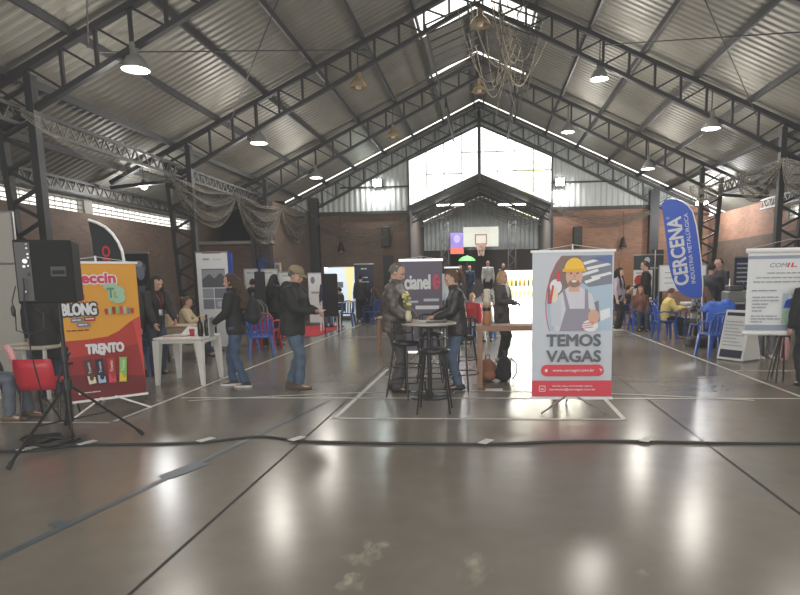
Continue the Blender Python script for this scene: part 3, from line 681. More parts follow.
ar.disc(U(.475), Z(.148), .014 * W, .006 * H, p_beard); ar.disc(U(.555), Z(.148), .014 * W, .006 * H, p_beard); ar.disc(U(.517), Z(.168), .012 * W, .014 * H, flat('print_nose', (.5, .26, .19)))
ar.disc(U(.515), Z(.13), .125 * W, .085 * H, p_yel, a0=0, a1=PI); ar.rrect(U(.37), Z(.138), U(.66), Z(.118), .008, flat('print_amber', (.75, .40, .02)))
ar.disc(U(.72), Z(.50), .10 * W, .04 * H, p_white); ar.disc(U(.76), Z(.44), .07 * W, .05 * H, p_skin)
for k in range(3): ar.shape(P([(.62, .485 + .015 * k), (.76, .475 + .015 * k), (.76, .48 + .015 * k), (.62, .49 + .015 * k)]), p_red)
ar.rrect(U(.115), Z(.845), U(.90), Z(.765), .038 * H, p_red); ar.rect(U(.0), Z(.985), U(1), Z(.875), p_red)
ar.text('TEMOS', U(.185), Z(.637), .665 * W, .078 * H, p_grey, .032); ar.text('VAGAS', U(.185), Z(.745), .67 * W, .076 * H, p_grey, .032)
ar.text('www.cercegni.com.br', U(.26), Z(.818), .52 * W, .024 * H, p_white, .01); ar.disc(U(.18), Z(.805), .018 * W, .012 * H, p_white); ar.shape(P([(.84, .79), (.89, .80), (.865, .805), (.87, .82)]), p_white)
ar.text('envie seu curriculo para:', U(.26), Z(.921), .50 * W, .016 * H, p_white, .008); ar.text('curriculo@cercegni.com.br', U(.22), Z(.946), .58 * W, .018 * H, p_white, .012)
ar.rrect(U(.09), Z(.95), U(.17), Z(.91), .006, p_white); ar.rrect(U(.097), Z(.946), U(.163), Z(.914), .005, p_red); ar.rect(U(.11), Z(.936), U(.15), Z(.929), p_white)
ar.build('printed_design', None, t)

# --- orange candy banner (left), leaning a little
A_, B_ = at(61, 330, 6.62), at(141, 330, 7.22); hw = math.hypot(B_.x - A_.x, B_.y - A_.y) / 2; zt, zb = at(100, 262.5, 6.92).z, at(105, 398, 6.92).z
t = thing('candy_banner', 'orange and dark red candy banner on a white stand, left', 'banner', ((A_.x + B_.x) / 2, (A_.y + B_.y) / 2, 0), math.atan2(B_.y - A_.y, B_.x - A_.x))
q = MB(); q.box((0, 0, (zt + zb) / 2), (2 * hw, .006, zt - zb)); q.build('print_sheet', p_org, t)
bars(t, hw, zb, zt); xstand(t, hw, zb, zt, wmetal, .42)
H = zt - zb; W = 2 * hw; ar = Art()
cv = [(0, .555), (.3, .553), (.55, .54), (.70, .505), (.86, .44), (1, .40)]
ar.shape(P([(0, 1)] + cv + [(1, 1)]), p_dred)
ar.shape(P(cv + [(1, .60), (.5, .66), (0, .68)]), p_redm); ar.shape(P([(0, 1), (0, .80), (.5, .82), (1, .86), (1, 1)]), p_maroon)
ar.shape(P([(.90, .425), (1, .40), (1, .9), (.975, .75)]), flat('print_bright_red', (.60, .06, .05)))
ar.text('peccin', U(.195), Z(.168), .52 * W, .088 * H, p_white, .10); ar.text('peccin', U(.195), Z(.168), .52 * W, .088 * H, p_pink, .035)
ar.disc(U(.18), Z(.215), .075 * W, .03 * H, flat('print_violet', (.22, .06, .30))); ar.disc(U(.27), Z(.245), .05 * W, .03 * H, p_pink); ar.disc(U(.13), Z(.24), .05 * W, .025 * H, p_white)
ar.text('BLONG', U(.03), Z(.372), .41 * W, .08 * H, p_navy, .13); ar.text('BLONG', U(.03), Z(.372), .41 * W, .08 * H, p_white, .04)
ar.rrect(U(.12), Z(.425), U(.27), Z(.393), .01, p_steelg); ar.rrect(U(.28), Z(.42), U(.42), Z(.388), .01, p_redm); ar.rrect(U(.19), Z(.46), U(.35), Z(.428), .01, p_steelg)
for (a, b) in ((.14, .413), (.30, .408), (.21, .448)): ar.words(U(a), Z(b), .10 * W, .012 * H, p_white, 3)
ar.text('T', U(.58), Z(.265), .13 * W, .10 * H, p_mint, .09); ar.text('3', U(.68), Z(.285), .12 * W, .10 * H, p_mint, .09); ar.text('T', U(.60), Z(.255), .08 * W, .07 * H, flat('print_teal', (.10, .28, .2)), .03)
for k, c in enumerate([p_redm, p_mint, p_dred, p_green, p_pink, p_mint, p_steelg, p_redm]):
    a = .54 + .048 * k; ar.shape(P([(a, .315 + .006 * abs(k - 3.5)), (a + .042, .315 + .006 * abs(k - 3)), (a + .036, .375), (a + .008, .378)]), c)
ar.words(U(.06), Z(.487), .28 * W, .012 * H, p_maroon, 2)
ar.text('TRENTO', U(.27), Z(.655), .47 * W, .066 * H, p_white, .05); ar.shape(P([(.40, .64), (.43, .64), (.50, .665), (.49, .675), (.43, .668)]), p_white)
for k, (c, c2, a, rot) in enumerate([(p_maroon, p_cream, .29, .13), (p_navy, p_lblue, .42, .06), (p_redm, p_pink, .56, .0), (p_green, p_yel, .705, -.08)]):
    ca, sa = math.cos(rot), math.sin(rot); cx, cz = U(a), Z(.79); w_, h_ = .052 * W, .095 * H
    def R(q): return [(cx + x * w_ * ca - z * h_ * sa, cz + x * w_ * sa + z * h_ * ca) for x, z in q]
    if k == 0: ar.shape(R([(-1, 1), (1, 1), (1, -1), (-1, -1)]), p_beard)
    ar.shape(R([(-1, 1), (-.8, .96), (.8, .96), (1, 1), (.9, .8), (.9, -.8), (1, -1), (-1, -1), (-.9, -.8), (-.9, .8)]), c if k != 0 else flat('print_choc', (.10, .03, .03)))
    ar.shape(R([(-.9, -.25), (.9, -.45), (.9, -.92), (-.9, -.92)]), c2); ar.disc(cx + .01, cz - .45 * h_, w_ * .5, h_ * .22, c if k else p_beard); ar.text('Trento', *R([(.35, -.1)])[0], h_ * .85, w_ * .7, p_white, .01, rot + PI / 2)
ar.disc(U(.14), Z(.935), .02 * W, .012 * H, p_white); ar.words(U(.19), Z(.940), .2 * W, .010 * H, p_white, 2)
ar.build('printed_design', None, t)

# --- cianel banner
t, hw, zb, zt = banner_at('lettered_banner', 'grey violet banner with white lettering and red mark, behind the bar table', 401, 442.5, 260, 352, 10.9, p_purple)
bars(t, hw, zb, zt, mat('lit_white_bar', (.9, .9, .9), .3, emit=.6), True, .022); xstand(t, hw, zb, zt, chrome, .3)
H = zt - zb; W = 2 * hw; ar = Art()
ar.text('cianel', U(.11), Z(.31), .60 * W, .15 * H, p_white, .03); ar.disc(U(.86), Z(.235), .085 * W, .085 * H, p_pink); ar.disc(U(.885), Z(.235), .04 * W, .05 * H, p_purple); ar.rect(U(.86), Z(.255), U(.95), Z(.22), p_pink)
ar.rect(U(.55), Z(.445), U(.92), Z(.415), p_lgrey); ar.rect(U(.1), Z(.46), U(.42), Z(.435), p_lgrey); ar.rect(U(.35), Z(.53), U(.92), Z(.49), p_white)
ar.build('printed_design', None, t)

# --- list banner on the right
t, hw, zb, zt = banner_at('list_banner', 'white banner with a list of text and small photos, right edge', 749, 842, 250, 333, 8.7, p_white, -.16)
a = MB(); a.cyl((-hw - .03, 0, zt), (hw + .03, 0, zt), .035, n=12); a.build('top_bar', wmetal, t); a = MB(); a.cyl((-hw - .03, 0, zb), (hw + .03, 0, zb), .035, n=12); a.build('bottom_bar', wmetal, t)
a = MB(); a.tube([(-hw, 0, zt + .03), (-.1, .03, zt + .15), (.1, .03, zt + .15), (hw, 0, zt + .03)], .005, 5); a.build('cord', mat('beige_cord', (.4, .35, .28), .8), t)
a = MB(); a.cyl((-.1, .06, .35), (-.02, .05, zt + .14), .012, n=8); a.build('pole', blackm, t)
for dx, dy in ((-.30, -.1), (-.16, -.2), (.1, .12), (-.05, .35)):
    a = MB(); a.tube([(-.1, .06, zb + .1), (-.1 + dx * .45, .06 + dy * .5, .35), (-.1 + dx * .7, .06 + dy * .9, .012)], .012, 7); a.build('leg', blackm, t)
H = zt - zb; W = 2 * hw; ar = Art()
ar.rect(-hw, Z(.10), hw, Z(.06), flat('print_bluegrey', (.28, .32, .40))); ar.rect(-hw, Z(.97), hw, Z(.90), flat('print_bluegrey', (.28, .32, .40)))
ar.text('COM', U(.22), Z(.20), .17 * W, .05 * H, p_ltxt, .02, shear=.3); ar.text('IL', U(.40), Z(.20), .10 * W, .05 * H, p_red, .02, shear=.3)
for s_, a_, w_, z_ in (('a', .20, .38, .28), ('bb', .09, .80, .335), ('ccc', .06, .86, .385), ('d', .05, .26, .49), ('ee', .06, .27, .57), ('fff', .06, .28, .612), ('g', .06, .16, .654), ('hh', .06, .14, .696), ('i', .06, .10, .738), ('jj', .05, .27, .80), ('kkk', .05, .30, .835), ('l', .05, .12, .87)):
    ar.words(U(a_), Z(z_), w_ * W, .022 * H, p_ltxt, len(s_))
ar.rect(U(.37), Z(.70), U(.60), Z(.52), p_lblue); ar.shape(P([(.38, .69), (.40, .60), (.46, .575), (.51, .60), (.56, .58), (.59, .62), (.59, .69)]), p_blue); ar.disc(U(.44), Z(.555), .02 * W, .03 * H, p_white); ar.disc(U(.52), Z(.555), .02 * W, .03 * H, p_skin)
ar.rect(U(.37), Z(.88), U(.60), Z(.72), p_mint); ar.rect(U(.42), Z(.82), U(.60), Z(.74), p_lgrey); ar.rect(U(.52), Z(.88), U(.60), Z(.80), p_navy)
ar.build('printed_design', None, t)

# --- blue feather flag
FY = 13.2
base = gr(703, 346); FY = base.y
t = thing('feather_flag', 'tall blue feather flag with white lettering on a black foot, right', 'flag', (base.x, FY, 0))
def fl(px, py): q = at(px, py, FY); return (q.x - base.x, q.z)
outl = [(661.6, 204), (665, 200), (671, 199), (677, 199.5), (682, 202), (687.5, 206), (691.6, 211.4), (695.5, 226), (698, 243), (700.7, 264.6), (702, 286), (702, 296.5), (696.4, 298.5), (690, 297.5), (684.8, 295.6), (681, 293), (677, 289), (672, 278), (669.5, 268), (668, 259), (665.5, 233.7), (662.6, 212)]
pts = [fl(*q) for q in outl]
flagblue = flat('flag_blue', (.035, .11, .58))
mb = MB(); n = len(pts); mb.add([(u, -.004, w) for u, w in pts] + [(u, .004, w) for u, w in pts], [tuple(range(n)), tuple(range(2 * n - 1, n - 1, -1))] + [(i, i + n, (i + 1) % n + n, (i + 1) % n) for i in range(n)]); mb.build('flag_cloth', flagblue, t)
ar = Art(-.006)
u0, w0 = fl(689, 283.5); u1, w1 = fl(680.5, 216.5); L = math.hypot(u1 - u0, w1 - w0); ang = math.atan2(w1 - w0, u1 - u0)
ar.text('CERCENA', u0, w0, L, .29, p_white, .026, ang)
u0, w0 = fl(695.5, 283); u1, w1 = fl(687.5, 213); ar.text('INDÚSTRIA METALÚRGICA', u0, w0, math.hypot(u1 - u0, w1 - w0), .105, p_white, .005, math.atan2(w1 - w0, u1 - u0))
u0, w0 = fl(669.5, 219); ar.text('®', u0, w0, .05, .07, p_white, .0, ang)
ar.build('lettering', None, t)
mb = MB(); mb.tube([(0, .02, .05), (fl(702, 300)[0], .02, fl(702, 300)[1])] + [(fl(a + .8, b)[0], .01, fl(a, b)[1]) for a, b in ((702.3, 286), (701, 264.6), (698.4, 243), (696, 226), (692, 211.4), (687.6, 206), (682, 201.8), (671, 198.6), (662, 202))], .014, 7); mb.build('pole', wmetal, t)
mb = MB(); mb.rbox((0, 0, .10), (.72, .5, .20), .12); mb.build('water_base', rubber, t); mb = MB(); mb.cyl((0, .02, .2), (0, .02, .34), .03, n=10); mb.build('socket', black, t)

# --- black feather flag with red letters, far left
q = at(110, 300, 9.7); t = thing('feather_flag', 'black feather flag with white curved edge and red letters, left', 'flag', (q.x, 9.7, 0))
def fl(px, py): p = at(px, py, 9.7); return (p.x - q.x, p.z)
outl = [(88, 220), (97, 223), (105, 227.5), (112, 234), (118, 243), (121.5, 251), (123.5, 262), (124, 300), (118, 330), (104, 335), (97, 300), (94.5, 262), (92, 240)]
pts = [fl(*k) for k in outl]; n = len(pts); mb = MB(); mb.add([(u, -.004, w) for u, w in pts] + [(u, .004, w) for u, w in pts], [tuple(range(n)), tuple(range(2 * n - 1, n - 1, -1))] + [(i, i + n, (i + 1) % n + n, (i + 1) % n) for i in range(n)]); mb.build('flag_cloth', flat('flag_black', (.022, .028, .03)), t)
mb = MB(); mb.tube([(fl(*k)[0] + .01, 0, fl(*k)[1]) for k in outl[:8]], .024, 7); mb.build('edge_sleeve', wmetal, t)
mb = MB(); mb.cyl((fl(124, 300)[0], 0, .05), (fl(124, 300)[0], 0, fl(124, 300)[1]), .014, n=8); mb.build('pole', wmetal, t); mb = MB(); mb.rbox((fl(124, 300)[0], 0, .03), (.45, .4, .06), .1); mb.build('foot', rubber, t)
ar = Art(-.006); u, w = fl(111.5, 268); ar.text('NO', u, w, .36, .13, flat('red_ink', (.6, .03, .04)), .03, PI / 2); ar.build('lettering', None, t)

# --- other roll-ups: (name label px0 px1 top bottom Y base)
def rollup(label, px0, px1, pyt, pyb, Y, base, rz=0., cat='banner', foot=True):
    t, hw, zb, zt = banner_at('rollup_banner', label, px0, px1, pyt, pyb, Y, base, rz, cat)
    a = MB(); a.bar((-hw - .01, 0, zt), (hw + .01, 0, zt), .03); a.build('top_bar', chrome, t)
    a = MB(); a.rbox((0, .02, max(.05, zb - .03)), (2 * hw + .06, .16, .09), .03); a.build('base_case', chrome, t)
    a = MB(); a.cyl((0, .04, zb), (0, .02, zt), .01, n=6); a.build('pole', chrome, t)
    if zb > .16:
        for s in (-1, 1): a = MB(); a.bar((s * hw * .7, .02, 0), (s * hw * .7, .02, zb - .06), .03); a.build('leg', chrome, t)
    return t, hw, zb, zt
t, hw, zb, zt = rollup('black roll-up with a pale portrait photo, behind the orange candy banner', 118, 152, 253, 350, 10.6, p_black)
H = zt - zb; W = 2 * hw; ar = Art(); ar.disc(U(.74), Z(.15), .17 * W, .055 * H, p_grey); ar.disc(U(.74), Z(.20), .12 * W, .075 * H, p_steelg); ar.disc(U(.70), Z(.11), .12 * W, .03 * H, p_ltxt); ar.shape(P([(.5, .45), (.6, .34), (.85, .33), (.98, .45)]), p_grey); ar.build('printed_design', None, t)
t, hw, zb, zt = rollup('white roll-up with dark site photographs, left of the curly haired woman', 199, 230, 252, 352, 13.2, p_white)
H = zt - zb; W = 2 * hw; ar = Art(); ar.rect(U(.2), Z(.015), U(.8), Z(.0), p_dred); ar.words(U(.22), Z(.085), .2 * W, .03 * H, p_ltxt, 4); ar.words(U(.55), Z(.085), .26 * W, .022 * H, p_lgrey, 5)
ar.rect(U(.15), Z(.36), U(.9), Z(.17), p_grey); ar.shape(P([(.15, .28), (.4, .22), (.55, .27), (.75, .21), (.9, .26), (.9, .18), (.15, .18)]), p_ltxt); ar.rect(U(.15), Z(.47), U(.5), Z(.37), p_ltxt); ar.rect(U(.53), Z(.47), U(.9), Z(.37), p_steelg); ar.rect(U(.15), Z(.58), U(.5), Z(.48), p_steelg); ar.rect(U(.53), Z(.58), U(.9), Z(.48), p_ltxt); ar.disc(U(.7), Z(.53), .1 * W, .03 * H, p_lgrey); ar.build('printed_design', None, t)
t, hw, zb, zt = rollup('dark navy roll-up with small white text against the left brick end wall', 355, 374, 264, 318, 22.3, p_navy)
H = zt - zb; W = 2 * hw; ar = Art(); ar.words(U(.35), Z(.1), .3 * W, .03 * H, p_white, 1); ar.words(U(.3), Z(.26), .4 * W, .03 * H, p_lgrey, 2); ar.words(U(.25), Z(.34), .5 * W, .03 * H, p_lgrey, 3); ar.build('printed_design', None, t)
t, hw, zb, zt = rollup('grey white roll-up beside the black booth panel', 309, 322, 273, 325, 20.6, p_white)
H = zt - zb; W = 2 * hw; ar = Art(); ar.disc(U(.35), Z(.14), .16 * W, .07 * H, p_steelg); ar.rect(U(.2), Z(.4), U(.8), Z(.36), p_ltxt); ar.build('printed_design', None, t)
t, hw, zb, zt = rollup('dark green roll-up with pale lower half and reddish photo, right group', 633, 652, 255, 322, 19.6, flat('print_dark_green', (.03, .045, .04)))
H = zt - zb; W = 2 * hw; ar = Art(); ar.rect(-hw, zb, hw, Z(.22), p_white); ar.disc(U(.35), Z(.38), .3 * W, .09 * H, p_redm); ar.disc(U(.7), Z(.08), .15 * W, .05 * H, p_lgrey); ar.words(U(.15), Z(.28), .7 * W, .03 * H, p_ltxt, 2); ar.build('printed_design', None, t)
t, hw, zb, zt = rollup('dark blue roll-up with pale text, behind the grey machine at right', 733, 750, 257, 330, 15.8, p_navy)
H = zt - zb; W = 2 * hw; ar = Art()
for k in range(5): ar.rect(U(.15), Z(.1 + .06 * k), U(.85 - .1 * (k % 2)), Z(.08 + .06 * k), p_ltxt)
ar.build('printed_design', None, t)
# bright booth screen and yellow panel
t, hw, zb, zt = rollup('bright backlit white and blue booth wall with a yellow stripe', 325, 355, 267, 316, 23.2, mat('backlit_print', (.62, .72, .8), .4, emit=.55, ecol=(.75, .88, 1)))
H = zt - zb; W = 2 * hw; ar = Art(); ly = mat('backlit_yellow', (.8, .7, .3), .4, emit=.6, ecol=(.9, .8, .4)); ar.shape(P([(.66, 0), (1, 0), (.92, .45), (.8, .9), (.7, .9), (.78, .45)]), ly); ar.rect(U(.35), Z(.42), U(.62), Z(.30), p_ltxt); ar.rect(U(.3), Z(.62), U(.6), Z(.52), p_ltxt); ar.rect(U(.02), Z(.06), U(.1), Z(.0), mat('backlit_hot', (1, 1, 1), .3, emit=4)); ar.build('printed_design', None, t)

# panels standing behind the left group
def panel(label, px0, px1, pyt, pyb, Y, m, rz=0., seams=(), name='partition_panel', cat='panel', fm=None):
    t, hw, zb, zt = banner_at(name, label, px0, px1, pyt, pyb, Y, m, rz, cat)
    f = MB()
    for x in (-hw, hw): f.bar((x, 0, 0), (x, 0, zt), .03)
    for z in (zb, zt) + tuple(seams): f.bar((-hw, -.004, z), (hw, -.004, z), .02)
    f.build('frame', fm or chrome, t); return t, hw, zb, zt
panel('tall pale partition panel at the left edge behind the loudspeaker', -40, 22, 212, 395, 8.6, flat('panel_cream', (.44, .43, .39)), .0, (1.86,))
for k, (a, b, pyt, l) in enumerate(((246, 259, 269, 'narrow white display panel behind the curly haired woman'), (263, 279, 269, 'white display panel with small print left of the man in the cap'), (279, 300, 272, 'white display panel partly behind the man in the cap'))):
    t, hw, zb, zt = panel(l, a, b, pyt, 335, 14.6 + .5 * k, flat('panel_white', (.60, .61, .60))); H = zt - zb; W = 2 * hw; ar = Art(); ar.words(U(.2), Z(.07), .5 * W, .03 * H, p_ltxt, k)
    for j in range(6): ar.rect(U(.2), Z(.16 + .06 * j), U(.75), Z(.15 + .06 * j), p_lgrey)
    ar.build('printed_design', None, t)
panel('narrow black cloth panel standing between white display panels', 257, 266, 272, 345, 13.9, p_black, 0, (), 'booth_panel', 'panel', black)
panel('black cloth booth panel right of the man in the cap', 323, 338, 274, 316, 17.2, p_black, -.25, (), 'booth_panel', 'panel', black)
panel('tall blue display strip beside the white photograph roll-up', 229, 234, 253, 345, 13.6, p_blue, 0, (), 'booth_panel', 'panel', p_blue)
t, hw, zb, zt = panel('white paper board behind the blue feather flag', 659, 706, 265, 291, 16.2, p_white); ar = Art(); H = zt - zb; W = 2 * hw
for j in range(3): ar.rect(U(.12), Z(.3 + .2 * j), U(.3), Z(.27 + .2 * j), p_ltxt)
ar.build('printed_design', None, t)
panel('tall black partition panel at the end of the right brick wall', 651, 662, 250, 330, 21.5, p_black, 0, (), 'booth_panel', 'panel', black)

# white A-frame board
b0 = gr(737, 360); t = thing('sandwich_board', 'white folding A-frame board with printed notice, below the list banner', 'sign', (b0.x, b0.y, 0), -1.0)
zt = .9
for nmn, y0_, y1_ in (('front_board', -.22, 0), ('rear_board', .26, .03)):
    q = MB(); h = .42; rot = M.Rotation(math.atan2(y0_ - y1_, zt) if 1 else 0, 3, 'X'); q.add([(-.26, y0_, .02), (.26, y0_, .02), (.26, y1_, zt), (-.26, y1_, zt), (-.26, y0_ + .03, .02), (.26, y0_ + .03, .02), (.26, y1_ + .03, zt), (-.26, y1_ + .03, zt)], [(0, 1, 2, 3), (5, 4, 7, 6), (0, 4, 5, 1), (1, 5, 6, 2), (2, 6, 7, 3), (3, 7, 4, 0)]); q.build(nmn, white, t)
q = MB(); q.add([(.262, -.20, .03), (.262, .26, .03), (.262, .05, zt), (.262, -.01, zt)], [(0, 1, 2, 3)]); q.build('side_web', white, t)
ar = Art(-.003); ar.rect(-.24, .04, .24, .88, p_white); ar.rect(-.22, .06, .22, .20, p_navy); ar.rect(-.22, .80, .22, .86, p_navy)
for k in range(8): ar.words(-.2, .27 + .06 * k, .4 - .07 * (k % 3), .02, p_ltxt, k)
q = ar; sl = .22 / (zt - .02); q.v = [(x, y - .22 + (z - .02) * sl, z) for x, y, z in q.v]; q.build('printed_notice', None, t)

# ------------------------------------------------------------------ PA speaker on tripod
sp = at(48, 272, 5.2)
foot = gr(62, 447); S = thing('tripod_stand', 'black tripod speaker stand with spread legs at the left front', 'stand', (sp.x + .06, 5.22, 0))
a = MB(); a.cyl((0, 0, .35), (0, 0, sp.z - .27), .018, n=10); a.cyl((0, 0, .28), (0, 0, .95), .024, n=10); a.build('pole', blackm, S)
a = MB(); a.cyl((0, 0, .86), (0, 0, .98), .036, n=12); a.build('collar', black, S); a = MB(); a.ell((.05, -.02, .92), (.025, .02, .02)); a.build('knob', black, S)
a = MB(); a.cyl((0, 0, .58), (0, 0, .68), .04, n=12); a.build('hub', black, S)
for px, py in ((8, 470), (143, 435), (66, 425)):
    g = gr(px, py); e = V((g.x - S.location.x, g.y - 5.22, .02)); a = MB(); a.tube([(0, 0, .64), e], .013, 8); lg = a.build('leg', blackm, S)
    a = MB(); a.tube([e + V((0, 0, -.01)), e + (V((0, 0, .64)) - e) * .07], .02, 8); a.build('rubber_foot', rubber, lg)
    a = MB(); a.tube([(0, 0, .30), e * .52 + V((0, 0, .3))], .008, 6); a.build('brace', blackm, S)
SPK = thing('loudspeaker', 'black loudspeaker seen from behind, on a tripod stand at left', 'speaker', (sp.x, 5.2, sp.z), .52)
hw, hh = .215, .275
a = MB(); a.add([(-hw, -.17, -hh), (hw, -.17, -hh), (hw + .03, .17, -hh + .01), (-hw - .02, .17, -hh + .01), (-hw, -.17, hh), (hw, -.17, hh), (hw + .03, .17, hh - .01), (-hw - .02, .17, hh - .01)], [(0, 1, 5, 4), (1, 2, 6, 5), (2, 3, 7, 6), (3, 0, 4, 7), (4, 5, 6, 7), (3, 2, 1, 0)]); o = a.build('cabinet', mat('speaker_box', (.006, .006, .006), .7, spec=.25, bump=.1, bscale=200), SPK)
bv = o.modifiers.new('b', 'BEVEL'); bv.width = .012; bv.segments = 2
a = MB(); a.rbox((.10, -.172, .0), (.12, .012, .09), .01); hnd = a.build('handle', mat('handle_grey', (.03, .03, .028), .5), SPK); a = MB(); a.box((.10, -.18, -.005), (.09, .006, .035)); a.build('grip_slot', dark, hnd)
a = MB(); a.box((-.15, -.172, 0), (.11, .012, .50)); cp = a.build('control_panel', mat('panel_black', (.018, .018, .018), .35), SPK)
for x, z, r, m_ in ((-.16, .20, .008, white), (-.155, .15, .008, chrome), (-.155, .12, .008, chrome), (-.18, .09, .020, chrome), (-.19, .045, .012, chrome), (-.16, .05, .008, chrome), (-.17, -.02, .014, black), (-.20, -.17, .010, white), (-.16, .235, .006, white)):
    x += .045; a = MB(); a.cyl((x, -.178, z), (x, -.20, z), r, n=10); a.build('knob', m_, cp)
a = MB(); a.tube([(-.16, -.2, -.06), (-.15, -.27, -.08), (-.15, -.26, -.14), (-.17, -.23, -.3), (-.165, -.22, -.42), (-.16, -.22, -.7), (-.12, -.18, -1.05), (.0, -.1, -1.35)], .006, 6); a.tube([(-.22, -.2, -.12), (-.25, -.24, -.25), (-.24, -.22, -.36), (-.25, -.2, -.5), (-.15, -.22, -.54), (-.05, -.22, -.5), (-.04, -.2, -.36), (-.13, -.2, -.30)], .005, 6); a.ell((-.25, -.235, -.33), (.018, .015, .05)); a.build('power_cord', black, SPK, True)
# cables on the floor
cab = mat('cable_black', (.012, .012, .012), .5)
pts = [gr(px, py, .012) for px, py in ((-40, 452), (30, 451), (62, 447), (88, 445), (150, 444), (205, 442), (240, 438), (262, 436.5), (285, 439), (310, 441.5), (400, 443.5), (485, 444), (525, 443), (560, 441.5), (600, 441), (646, 441.5), (720, 443), (860, 444), (1000, 447), (1300, 450))]
a = MB(); sm = []
for i in range(len(pts) - 1):
    for k in range(6):
        t_ = k / 6; p0, p1, p2, p3 = pts[max(i - 1, 0)], pts[i], pts[i + 1], pts[min(i + 2, len(pts) - 1)]
        sm.append(.5 * ((2 * p1) + (p2 - p0) * t_ + (2 * p0 - 5 * p1 + 4 * p2 - p3) * t_ ** 2 + (3 * p1 - p0 - 3 * p2 + p3) * t_ ** 3))
a.tube(sm, .014, 7); tag(a.build('floor_cable', cab, None, True), 'long black cable taped across the grey floor', 'cable')
a = MB(); c0 = gr(52, 446); c0.z = .012; q = []
for k in range(120):
    an = k * .32; rr = .13 + .06 * math.sin(k * .37); q.append(c0 + V((rr * 1.35 * math.cos(an) + .05 * math.sin(k * .11), rr * .9 * math.sin(an), .02 + .0005 * k + .01 * math.sin(k))))
e = gr(25, 453); q += [c0 + V((-.2, -.12, .02)), V((e.x, e.y, .015))]; e = gr(85, 437)
q = [V((S.location.x, S.location.y, .35)), V((S.location.x + .03, S.location.y - .05, .12)), V((e.x, e.y, .02))] + q
a.tube(q, .011, 6); tag(a.build('coiled_cable', cab, None, True), 'loose coil of black cable on the floor under the speaker stand', 'cable')
a = MB(); q = [gr(px, py, .012) for px, py in ((66, 415), (70, 428), (76, 438), (88, 445))]; q[0].z = .4; a.tube(q, .01, 6); tag(a.build('drop_cable', cab, None, True), 'thin black cable dropping from the stand to the floor cable', 'cable')
tape = mat('white_tape', (.6, .6, .56), .5)
for (px, py), l in (((28, 451), 'white tape strip holding the cable, left of the coil'), ((87, 445), 'white tape strip on the cable, just right of the coil'), ((206, 442), 'white tape strip on the cable at the blue line'), ((297, 441), 'white tape strip on the cable at the left floor joint'), ((486, 444), 'white tape strip on the cable below the bar stools'), ((646, 442), 'white tape strip on the cable right of the job banner')):
    g = gr(px, py); a = MB(); a.rbox((0, 0, .026), (.09, .17, .004), .005); a.rbox((0, .0, .014), (.05, .05, .022), .01); o = a.build('tape_strip', tape); o.location = (g.x, g.y, 0); o.rotation_euler.z = -.5; tag(o, l, 'tape', 'tape strips along the floor cable')

# ------------------------------------------------------------------ furniture
def monobloc(label, loc, rz, m, arms=True, group=None, sc_=1.0):
    t = thing('plastic_chair', label, 'chair', loc, rz, group)
    a = MB(); rs = []
    for z, ins in ((.405, .02), (.42, 0), (.44, 0), (.45, .015)):
        rs.append([V((x * (.22 - ins), y * (.21 - ins), z - (.02 if y < 0 else 0) * abs(y))) for x, y in ((1, 1), (.6, 1.08), (-.6, 1.08), (-1, 1), (-1.02, 0), (-.9, -1), (.9, -1), (1.02, 0))])
    a.rings(rs); a.build('seat', m, t)
    a = MB()
    for k in range(5): x = -.17 + .085 * k; a.bar((x, -.19 - .02 * (1 - abs(k - 2) / 2), .44), (x, -.25 - .02 * (1 - abs(k - 2) / 2), .78), .045, .014)
    a.tube([(-.215, -.17, .44), (-.22, -.23, .72), (-.17, -.262, .81), (0, -.275, .84), (.17, -.262, .81), (.22, -.23, .72), (.215, -.17, .44)], .02, 6); a.build('backrest', m, t)
    for x, y in ((-1, 1), (1, 1), (-1, -1), (1, -1)):
        a = MB(); a.rings([[V((x * (.20 + .05 * f) + dx * (.03 - .008 * f), y * (.18 + .05 * f) + dy * (.03 - .008 * f), .42 * (1 - f))) for dx, dy in ((1, 1), (-1, 1), (-1, -1), (1, -1))] for f in (0, .5, 1)]); a.build('leg', m, t)
    if arms:
        for x in (-1, 1): a = MB(); a.tube([(x * .21, -.22, .64), (x * .25, -.1, .665), (x * .255, .12, .655), (x * .24, .2, .6), (x * .225, .2, .43)], .018, 6); a.build('armrest', m, t)
    return t
blue_pl = mat('blue_plastic', (.025, .09, .42), .35); red_pl = mat('red_plastic', (.5, .025, .04), .35); dblue_pl = mat('dark_blue_plastic', (.02, .05, .2), .35)
def chair(label, px, py, rz, m=blue_pl, arms=True, group='blue plastic chairs'):
    g = gr(px, py); return monobloc(label, (g.x, g.y, 0), rz, m, arms, group)
chair('blue plastic armchair left of the man in the cap', 262, 356, .4)
chair('blue plastic armchair with its back to the curly haired woman', 249, 352, -1.2)
chair('red plastic chair behind the blue armchairs, left of the man in the cap', 268, 349, 0., red_pl, True, None)
chair('dark blue plastic chair in front of the backlit booth', 347, 326, PI, dblue_pl)
chair('dark blue plastic chair beside the navy roll-up', 372, 324, 1.2, dblue_pl)
chair('small blue plastic chair seen behind the red chair, left edge', 37, 383, .3)
chair('blue plastic chair holding the woman in the yellow sweater', 664, 338, -PI / 2)
chair('blue plastic chair by the table leg, right of the yellow sweater', 690, 335, PI / 2)
for i, (px, py, rz, l) in enumerate(((616, 322, 0, 'blue chair leftmost in the right group, beside the job banner'), (626, 325, -PI / 2, 'blue chair second from left in the right group'), (639, 330, PI, 'blue chair under the tripod at the right group'), (648, 322, 1.3, 'blue chair right of the tripod in the right group'), (655, 328, -.9, 'blue chair nearest the yellow sweater, in the right group'))): chair(l, px, py, rz)
